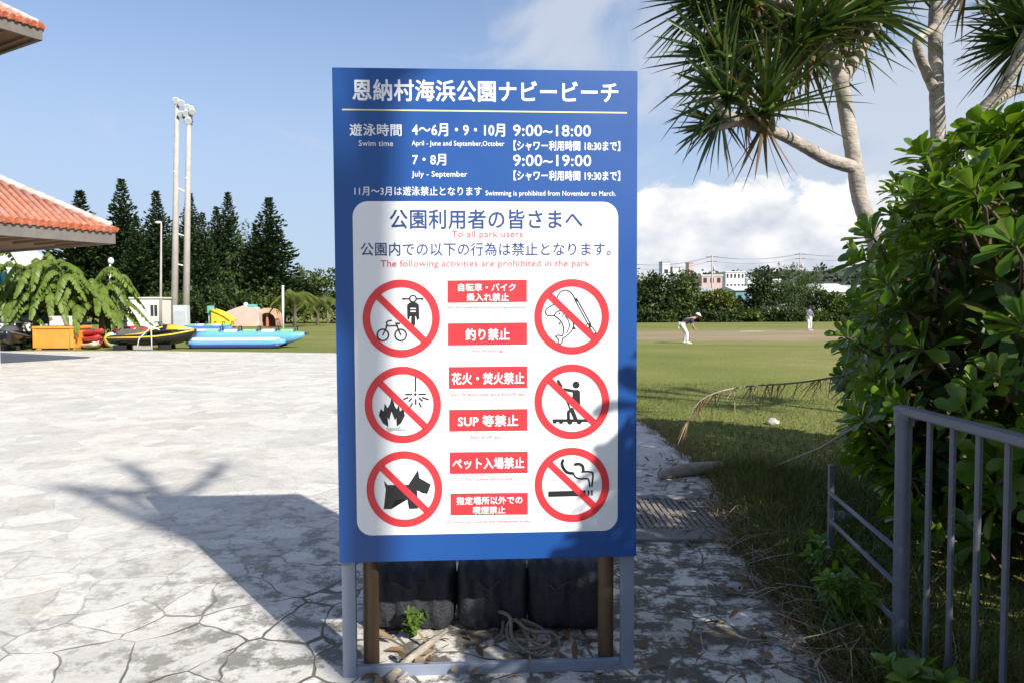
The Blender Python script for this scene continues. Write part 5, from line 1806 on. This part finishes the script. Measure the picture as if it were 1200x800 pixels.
# ------------------------------------------------------------------ beyond the playing field
for i, (px, y, py, bl, m, lab, n, lf) in enumerate([
        (772, 82, 318, [(0, .58, .34, .40), (-.22, .38, .30, .34), (.2, .42, .28, .36)], 'broad_dark', 'dark bushy tree nearest the right edge of the sign', 3400, .4),
        (802, 83, 316, [(0, .6, .26, .38), (.05, .36, .30, .34), (-.1, .45, .24, .3)], 'broad_mid', 'tall green tree with a pointed crown behind the bending player', 3400, .4),
        (752, 85, 324, [(0, .55, .34, .42), (.1, .35, .3, .32)], 'broad_mid', 'tree partly hidden by the right edge of the sign', 2400, .4),
        (823, 86, 344, [(0, .55, .5, .42), (.3, .45, .4, .38)], 'broad_dark', 'low dark round tree between the pointed tree and the yellow green one', 2000, .4),
        (843, 82, 338, [(0, .66, .36, .30), (-.2, .55, .28, .25), (.25, .55, .26, .25)], 'broad_yellow', 'yellow green tree with a pale bare trunk', 2200, .38),
        (870, 83, 350, [(0, .55, .55, .4), (.3, .5, .4, .35)], 'broad_dark', 'low dark tree in front of the teal wall', 2000, .4),
        (893, 82, 313, [(0, .80, .16, .2), (-.06, .62, .22, .13), (.08, .5, .24, .12), (0, .38, .2, .1)], 'broad_dark', 'slim dark tree with tiered thin crown in front of the white hall', 2000, .36),
        (924, 83, 312, [(0, .62, .26, .36), (-.12, .42, .26, .28), (.14, .45, .22, .3)], 'feathery', 'tall grey green feathery tree behind the standing player', 3600, .4),
        (948, 84, 314, [(0, .6, .24, .38), (.1, .4, .24, .3)], 'feathery', 'second feathery tree just right of the standing player', 3000, .4),
        (972, 82, 338, [(0, .68, .34, .26), (.2, .5, .3, .25)], 'broad_mid', 'small open tree in front of the white roofed building', 1500, .36),
        (1002, 84, 349, [(0, .55, .6, .4), (.4, .45, .4, .38)], 'broad_mid', 'low round tree left of the dark gable beside the naupaka leaves', 1800, .38),
        (1040, 84, 343, [(0, .55, .55, .42), (.4, .45, .4, .38)], 'broad_dark', 'dark round tree glimpsed behind the naupaka shrub', 1800, .4)]):
    clump_tree('field_tree', lab, 'tree', BX(px, y), y, P(px, py, y).z, bl, m, 120 + i, 'trees along the far side of the field', n, lf, (.16 if 'trunk' not in lab else .2, .34), 'mortar' if 'trunk' in lab else 'trunk_grey', .5 if m == 'feathery' else .0)
hedge_l = ['hedge shrub at the right edge of the sign', 'hedge shrub below the dark bushy tree', 'hedge shrub right behind the bending player', 'hedge shrub left of the pale bare trunk', 'hedge shrub right of the pale bare trunk',
           'hedge shrub below the slim dark tree', 'hedge shrub between the slim tree and the standing player', 'hedge shrub right of the standing player', 'hedge shrub below the white roofed building', 'last hedge shrub before the naupaka leaves']
for i, lab in enumerate(hedge_l):
    px = 752 + i * 29
    y = 80.5 + (i * 7 % 3) * .5
    clump_tree('hedge_shrub', lab, 'shrub', BX(px, y), y, P(px, 361 + (i * 5 % 4), y).z, [(0, .45, 1.0, .5), (-.8, .4, .7, .45), (.8, .42, .7, .45)], ('broad_dark', 'broad_mid', 'broad_dark')[i % 3], 160 + i, 'low hedge along the far side of the field', 1500, .32, (.08, .3))

M['far_white'] = mat('white_render_wall', (.66, .66, .65), .85, .06, .3, grime=(.5, .5, .5))
M['far_pink'] = mat('pink_render_wall', (.50, .36, .33), .85, .08, .3)
M['far_grey'] = mat('grey_metal_roof', (.40, .42, .45), .6, .08, .3)
M['far_blue'] = mat('blue_grey_wall', (.24, .28, .33), .8, .08, .3)
M['far_teal'] = mat('teal_metal_wall', (.12, .25, .26), .7, .08, .3)


def far_house(label, px0, px1, py_top, y, depth, wall, roof, roof_h=.0, gable=False, nwin=4, rows=1, cat='building', name='building'):
    x0, x1 = BX(px0, y), BX(px1, y)
    z = P((px0 + px1) / 2, py_top, y).z
    w = x1 - x0
    t = thing(name, label, cat, ((x0 + x1) / 2, y + depth / 2, 0))
    xm = (x0 + x1) / 2
    zw = z - roof_h
    MB().box((xm, y + depth / 2, zw / 2), (w, depth, zw)).build('wall', M[wall], t)
    if gable:
        e = .04 * w
        MB().add([(x0 - e, y - .4, zw), (x1 + e, y - .4, zw), (x1 + e, y + depth + .4, zw), (x0 - e, y + depth + .4, zw), (x0 - e, y + depth / 2, z), (x1 + e, y + depth / 2, z)],
                 [(0, 1, 5, 4), (2, 3, 4, 5), (0, 4, 3), (1, 2, 5), (0, 3, 2, 1)]).build('roof', M[roof], t)
    else:
        MB().box((xm, y + depth / 2, z + .05), (w * 1.02 + .3, depth + .5, .3)).build('roof', M[roof], t)
    for rr in range(rows):
        for k in range(nwin):
            wx = x0 + w * (k + .5) / nwin
            wz = zw * (rr + .62) / rows if rows > 1 else zw * .68
            MB().box((wx, y - .01, wz), (w / nwin * .5, .08, min(1.4, zw / rows * .4))).build('window', M['window'], t)
    return t


far_house('white hall with a bright sloping roof at the right end of the field', 950, 1001, 331, 118, 14, 'far_white', 'far_white', 1.6, True, 5)
far_house('blue grey building with dark gable beside the white hall', 1001, 1034, 333, 122, 12, 'far_blue', 'far_grey', 1.5, True, 3)
far_house('grey roofed shed seen between the pointed tree and yellow green tree', 806, 838, 335, 125, 10, 'far_blue', 'far_grey', 1.0, True, 4)
far_house('white roofed warehouse with teal wall behind the yellow green tree', 862, 908, 334, 128, 12, 'far_teal', 'far_white', 1.0, True, 5)
far_house('long white hall low behind the slim dark tree', 874, 930, 353, 112, 8, 'far_white', 'far_grey', .6, True, 6)
far_house('pink walled house on the slope behind the pointed tree', 822, 846, 323, 210, 12, 'far_pink', 'far_white', 0, False, 3, 3)
far_house('white flat roofed block right of the pink house', 850, 872, 319, 240, 14, 'far_white', 'far_white', 0, False, 5, 4)
far_house('small white house on the slope left of the slim tree', 876, 900, 324, 250, 12, 'far_white', 'far_grey', 1.0, True, 4, 2)
far_house('white house on the slope between the feathery trees and slim tree', 900, 914, 328, 230, 10, 'far_white', 'far_white', 0, False, 3, 2)
far_house('tall narrow white tower far behind the dark bushy tree', 776, 785, 307, 260, 6, 'far_white', 'far_grey', 0, False, 1, 2, 'tower', 'tower')
far_house('slim pinkish tower far behind the pointed tree', 807, 812, 308, 260, 5, 'far_pink', 'far_grey', 0, False, 1, 2, 'tower', 'tower')
far_house('white block far left beside the sign edge above the trees', 788, 799, 313, 270, 8, 'far_white', 'far_grey', 0, False, 3, 2)


def power_pole(label, px, py, y):
    z = P(px, py, y).z
    x = BX(px, y)
    t = thing('utility_pole', label, 'utility pole', (x, y, 0), 0, 'utility poles beyond the field')
    MB().tube([(x, y, 0), (x, y, z)], [.2, .13], 9).build('pole', M['pole'], t, True)
    for k, dz in enumerate((.4, 1.3)):
        MB().box((x, y, z - dz), (2.4 - .4 * k, .1, .12)).build('crossarm', M['dark'], t)
    MB().lathe([(0, z - 3.2), (.28, z - 3.2), (.28, z - 2.3), (0, z - 2.3)], (x + .4, y, 0), 10).build('transformer', M['far_grey'], t, True)
    return x, y, z


pp = [power_pole('utility pole half hidden by the sign edge', 742, 308, 150), power_pole('utility pole above the pink house', 834, 299, 145), power_pole('utility pole above the feathery trees', 937, 296, 150),
      power_pole('utility pole glimpsed above the naupaka shrub', 1046, 292, 150)]
for (a, b_) in zip(pp[:-1], pp[1:]):
    ln = MB()
    for dx, dz in ((-1.0, .3), (1.0, .3), (-.8, 1.2)):
        pth = []
        for s in np.linspace(0, 1, 11):
            q = Vector(a).lerp(Vector(b_), float(s))
            pth.append((q.x + dx * .3, q.y, q.z - dz - 1.6 * 4 * s * (1 - s) * .5))
        ln.tube(pth, .022, 5)
    o = ln.build('power_line', M['dark'], None, origin=a)
    tag(o, {0: 'power lines running from the sign edge to the pole above the pink house', 1: 'power lines spanning between the pink house pole and the feathery trees pole', 2: 'power lines running right from the feathery trees pole into the shrub'}[pp.index(a)], 'power line')

# distant wooded ridge
prof = [(560, 350), (640, 338), (700, 331), (760, 327), (820, 322), (880, 318), (920, 315), (960, 312), (1000, 310), (1060, 309), (1140, 306), (1240, 306), (1400, 318), (1600, 345)]
RY = 420.0
b = MB()
rows = []
for f, (yy, k) in enumerate(((300, 0.0), (340, .45), (RY, 1.0), (520, .8), (760, 0.0))):
    row = []
    for j in range(66):
        px = 560 + 1040 * j / 65
        top = P(px, float(np.interp(px, [p[0] for p in prof], [p[1] for p in prof])), RY)
        z = max(0, top.z - 2.0) * k * (1 + .06 * math.sin(j * 1.1 + f)) - .05
        row.append(Vector((top.x, yy, z)))
    rows.append(row)
b.loft(rows, False, False)
M['hill'] = mat('hazed_hill_green', (.055, .07, .045), .95, .3, .05)  # greyed green, with distance haze mixed into the colour
hill = tag(b.build('hills', M['hill'], None, True), kind='structure')
rh = np.random.default_rng(9)
n = 9000
px = rh.uniform(600, 1300, n)
k = rh.uniform(.15, 1.0, n)
tz = np.array([P(a, float(np.interp(a, [p[0] for p in prof], [p[1] for p in prof])), RY).z - 2 for a in px])
yy = 300 + 120 * k
zz = tz * np.interp(yy, [300, 340, RY], [0, .45, 1.0])
xx = (px - 600) / F_PX * RY
clump = rh.integers(0, 420, n)
cx_ = rh.normal(0, 1.6, (n, 3))
Pb = np.stack([xx, yy, zz], 1)[clump * 20] + cx_ * np.array([1, 1, .8]) + np.array([0, 0, 1.2])
V, Fq = leaves(Pb, rh.normal(size=(n, 3)), rh.normal(size=(n, 3)) + np.array([0, 0, 1]), rh.uniform(1.4, 3.0, n), 1.4, PROF_OVAL, 0, 0, 0, False)
tag(np_mesh('hillside_woods', V, Fq, leafmat('hazed_foliage', [(.05, .065, .04), (.075, .09, .055), (.06, .075, .05)], .8, .1, .1), None), 'distant woods covering the ridge', 'woods', None, 'stuff')  # leaf greens greyed in the colour for haze over the distance

# ------------------------------------------------------------------ the two players
M['skin'] = mat('skin', (.42, .24, .16), .6, .06, 8)
M['cloth_white'] = mat('white_trousers_cloth', (.70, .69, .68), .85, .06, 6)
M['cloth_navy'] = mat('navy_jersey_cloth', (.035, .03, .075), .85, .15, 6)
M['cloth_blue'] = mat('blue_jersey_cloth', (.10, .12, .24), .85, .15, 6)
M['hair'] = mat('black_hair', (.015, .012, .01), .6, .1, 20)
M['leather'] = mat('tan_leather', (.28, .14, .06), .6, .15, 10)


def skin_mesh(name, verts, edges, rad, m, parent, root=0, levels=1):
    me = bpy.data.meshes.new(name)
    me.from_pydata([tuple(v) for v in verts], edges, [])
    o = bpy.data.objects.new(name, me)
    COL.objects.link(o)
    md = o.modifiers.new('skin', 'SKIN')
    md.use_smooth_shade = True
    for i, r in enumerate(rad):
        sv = me.skin_vertices[0].data[i]
        sv.radius = (r, r)
        sv.use_root = (i == root)
    sb = o.modifiers.new('sub', 'SUBSURF')
    sb.levels = sb.render_levels = levels
    bpy.context.view_layer.update()
    ev = o.evaluated_get(bpy.context.evaluated_depsgraph_get())
    out = bpy.data.meshes.new_from_object(ev)
    bpy.data.objects.remove(o)
    bpy.data.meshes.remove(me)
    out.name = name
    out.materials.clear()
    return link_mesh(name, out, m, parent, True)


def player(label, loc, rz, J, shirt, cap):
    """J: joint name -> local point (x forward, y left, z up)"""
    t = thing('person', label, 'person', loc, rz)
    names = ['pelvis', 'waist', 'chest', 'neck', 'head', 'crown', 'hipL', 'kneeL', 'ankleL', 'toeL', 'hipR', 'kneeR', 'ankleR', 'toeR', 'shL', 'elL', 'wrL', 'haL', 'shR', 'elR', 'wrR', 'haR']
    rad = dict(pelvis=.13, waist=.125, chest=.15, neck=.055, head=.095, crown=.07, hip=.09, knee=.058, ankle=.042, toe=.035, sh=.065, el=.043, wr=.032, ha=.04)
    ed = [('pelvis', 'waist'), ('waist', 'chest'), ('chest', 'neck'), ('neck', 'head'), ('head', 'crown')]
    for s in 'LR':
        ed += [('pelvis', 'hip' + s), ('hip' + s, 'knee' + s), ('knee' + s, 'ankle' + s), ('ankle' + s, 'toe' + s), ('chest', 'sh' + s), ('sh' + s, 'el' + s), ('el' + s, 'wr' + s), ('wr' + s, 'ha' + s)]
    ix = {k: i for i, k in enumerate(names)}
    rr = lambda k: rad[k] if k in rad else rad[k[:-1]]
    body = skin_mesh('body', [J[k] for k in names], [(ix[a], ix[b_]) for a, b_ in ed], [rr(k) for k in names], M['skin'], t)

    def sub(nm, ks, es, grow, m, cut=None):
        pts = [Vector(J[k]) for k in ks]
        if cut:
            for k, (a, f) in cut.items():
                pts[ks.index(k)] = Vector(J[a]).lerp(Vector(J[k]), f)
        i2 = {k: i for i, k in enumerate(ks)}
        skin_mesh(nm, pts, [(i2[a], i2[b_]) for a, b_ in es], [rr(k) + grow for k in ks], m, t)
    sub('trousers', ['pelvis', 'hipL', 'kneeL', 'ankleL', 'hipR', 'kneeR', 'ankleR'], [('pelvis', 'hipL'), ('hipL', 'kneeL'), ('kneeL', 'ankleL'), ('pelvis', 'hipR'), ('hipR', 'kneeR'), ('kneeR', 'ankleR')], .022, M['cloth_white'])
    sub('shirt', ['pelvis', 'waist', 'chest', 'shL', 'elL', 'shR', 'elR'], [('pelvis', 'waist'), ('waist', 'chest'), ('chest', 'shL'), ('shL', 'elL'), ('chest', 'shR'), ('shR', 'elR')], .028, shirt, {'pelvis': ('waist', .45), 'elL': ('shL', .75), 'elR': ('shR', .75)})
    hd, cr = Vector(J['head']), Vector(J['crown'])
    up = (cr - hd).normalized()
    fw = Vector((1, 0, 0))
    fw = (fw - up * fw.dot(up)).normalized()
    sd = up.cross(fw)
    c = hd + up * .055
    b = MB()
    secs = []
    for i in range(7):
        a = PI / 2 * i / 6
        secs.append([c + up * (.115 * math.sin(a)) + (fw * math.cos(q) * 1.1 + sd * math.sin(q)) * (.112 * math.cos(a) + .002) for q in np.linspace(0, 2 * PI, 16, endpoint=False)])
    b.loft(secs)
    cp_ = b.build('cap', cap, t, True, local=True)
    MB().loft([[c + fw * (.10 + .09 * f) + sd * s_ * (.085 - .02 * f) + up * z for s_, z in ((-1, 0), (1, 0), (1, .012), (-1, .012))] for f in (0, .6, 1)]).build('peak', cap, cp_, local=True)
    MB().ball(hd + fw * .098 - up * .012, (.018, .016, .024), 8, 6).ball(hd + sd * .098, (.02, .012, .03), 8, 6).ball(hd - sd * .098, (.02, .012, .03), 8, 6).build('face', M['skin'], t, True, local=True)
    for s_ in (-1, 1):
        MB().ball(hd + fw * .09 + sd * .035 * s_ + up * .02, (.012, .014, .010), 8, 6).build('eye', M['hair'], t, True, local=True)
    hb_ = MB()
    for i in range(9):
        q = PI * (.32 + 1.36 * i / 8)
        hb_.ball(c - up * .03 + (fw * math.cos(q) * 1.02 + sd * math.sin(q)) * .088, (.03, .03, .045), 8, 6)
    hb_.build('hair', M['hair'], t, True, local=True)
    for s_ in 'LR':
        a, q = Vector(J['ankle' + s_]), Vector(J['toe' + s_])
        MB().loft([[a + (q - a) * f + Vector((0, w_ * k, z - a.z * (1 - f) - q.z * f)) for k, z in ((-1, 0), (1, 0), (.8, h_), (-.8, h_))] for f, w_, h_ in ((-.35, .035, .09), (0, .045, .11), (.7, .05, .06), (1.15, .03, .03))]).build('shoe', M['cloth_white'], t, True, local=True)
        hnd, wr = Vector(J['ha' + s_]), Vector(J['wr' + s_])
        d = (hnd - wr).normalized()
        fb = MB()
        for k in range(4):
            o_ = Vector((0, (k - 1.5) * .02, 0))
            L_ = (.075, .085, .08, .062)[k]
            fb.tube([hnd + o_, hnd + o_ + d * L_ * .5, hnd + o_ + d * L_ * .8 + Vector((.012, 0, -.012))], [.0095, .009, .007], 6)
        fb.tube([wr + d * .02, hnd + Vector((.02, .04 if s_ == 'R' else -.04, 0)), hnd + d * .03 + Vector((.03, .045 if s_ == 'R' else -.045, 0))], [.011, .010, .007], 6)
        fb.build('fingers', M['skin'], t, True, local=True)
    return t


g1 = G(803, 402.5)
J1 = dict(pelvis=(-.16, 0, .86), waist=(-.03, 0, .97), chest=(.24, 0, 1.08), neck=(.40, 0, 1.13), head=(.52, 0, 1.19), crown=(.56, 0, 1.30),
          hipL=(-.15, .10, .82), kneeL=(.02, .13, .46), ankleL=(-.02, .16, .08), toeL=(.15, .18, .035), hipR=(-.15, -.10, .82), kneeR=(.06, -.13, .46), ankleR=(.06, -.16, .08), toeR=(.24, -.18, .035),
          shL=(.27, .19, 1.06), elL=(.27, .24, .80), wrL=(.40, .10, .64), haL=(.45, .06, .60), shR=(.27, -.19, 1.06), elR=(.29, -.24, .80), wrR=(.40, -.10, .64), haR=(.45, -.06, .60))
player('baseball player bending forward in white trousers, dark jersey and white cap', (g1.x, g1.y, .004), R(-8), J1, M['cloth_navy'], M['cloth_white'])
g2 = G(948, 387.5)
J2 = dict(pelvis=(0, 0, .86), waist=(.0, 0, 1.0), chest=(.02, 0, 1.22), neck=(.03, 0, 1.40), head=(.05, 0, 1.50), crown=(.05, 0, 1.62),
          hipL=(0, .10, .84), kneeL=(.05, .13, .46), ankleL=(-.02, .15, .08), toeL=(.15, .17, .035), hipR=(0, -.10, .84), kneeR=(.10, -.16, .46), ankleR=(.12, -.22, .08), toeR=(.28, -.26, .035),
          shL=(.02, .19, 1.30), elL=(.10, .26, 1.06), wrL=(.26, .14, .98), haL=(.31, .10, .97), shR=(.02, -.19, 1.30), elR=(.08, -.28, 1.06), wrR=(.24, -.16, .96), haR=(.29, -.12, .95))
player('standing baseball player far across the infield in white trousers and blue jersey', (g2.x, g2.y, .004), R(-60), J2, M['cloth_blue'], M['cloth_navy'])
# fence post / chalk marks on the field
M['chalk'] = mat('chalk_line', (.55, .53, .45), .95, .25, 3)
a, b_ = G(866, 388.5), G(893, 388.2)
o = MB().box(((a.x + b_.x) / 2, a.y, .012), ((b_.x - a.x), .5, .012)).build('chalk_marking', M['chalk'])
tag(o, kind='structure')
far_house('pale building with a white gable roof behind the banana plants', -60, 10, 288, 46, 5, 'far_white', 'far_white', 1.2, True, 5)

# dry twigs and dead grass heaped along the path edge
rt_ = np.random.default_rng(15)
b = MB()
for k in range(240):
    y = rt_.uniform(2.3, 5.4)
    x = float(edge_x(y)) + rt_.normal(.12, .22)
    a = rt_.uniform(0, 6.28)
    L = rt_.uniform(.08, .42)
    z0 = rt_.uniform(.01, .05)
    p0 = Vector((x, y, z0))
    p1 = p0 + Vector((math.cos(a) * L * .5, math.sin(a) * L * .5, rt_.uniform(.0, .09)))
    p2 = p1 + Vector((math.cos(a + rt_.normal(0, .5)) * L * .5, math.sin(a + rt_.normal(0, .5)) * L * .5, rt_.uniform(-.04, .06)))
    p2.z = max(.006, p2.z)
    rr_ = rt_.uniform(.0012, .0036)
    b.tube([p0, p1, p2], [rr_, rr_ * .8, rr_ * .4], 5)
tag(b.build('dry_twigs', M['wood_dry'], None), 'dry twigs heaped along the edge of the paved path', 'twigs', None, 'stuff')
n = 2600
y = np.concatenate([rt_.uniform(2.0, 6.0, 1600), rt_.uniform(6.0, 10.0, 1000)])
x = edge_x(y) - .07 + np.abs(rt_.normal(0, .16, n)) + .06 * np.sin(y * 9)
V, Fq = leaves(np.stack([x, y, np.zeros(n)], 1), unit(np.stack([rt_.normal(-.35, .6, n), rt_.normal(0, .6, n), np.full(n, .7)], 1)), rt_.normal(size=(n, 3)), rt_.uniform(.06, .22, n), .0055, PROF_BLADE, 0, rt_.uniform(0, .5, n), rt_.uniform(.1, .5, n), False)
tag(np_mesh('dead_grass', V, Fq, M['litter'], None), 'straw coloured dead grass along the path edge', 'grass', None, 'stuff')
p = Vector((RX, 3.05, RT - .035))
MB().tube([p + Vector((-.02, -.045, 0)), p + Vector((-.028, -.062, 0))], [.014, .012], 10).build('bolt', M['rail'], rail)
MB().lathe([(0, 0), (.075, 0), (.075, .012), (0, .012)], (RX, 3.05, .0), 20).build('base_plate', M['rail'], rail)

# the wood that carries the far tree line on behind the sign
rw = np.random.default_rng(33)
nc = 520
px = rw.uniform(392, 756, nc)
yy = rw.uniform(84, 94, nc)
hh = 4.2 + 1.5 * np.sin(px * .045) + 1.0 * np.sin(px * .13 + 1)
cz = hh * rw.uniform(.05, 1, nc) ** .6
cc = np.stack([(px - 600) / F_PX * yy, yy, cz], 1)
p = np.repeat(cc, 26, 0) + rw.normal(0, .5, (nc * 26, 3))
p[:, 2] = np.maximum(p[:, 2], .05)
V, Fq = leaves(p, rw.normal(size=p.shape), rw.normal(0, .7, p.shape) + np.array([0, 0, 1]), rw.uniform(.35, .7, len(p)), .28, PROF_OVAL, 0, .1, 0, False)
tag(np_mesh('distant_woods', V, Fq, M['broad_mid'], None), 'woods closing the field behind the sign', 'woods', None, 'stuff')
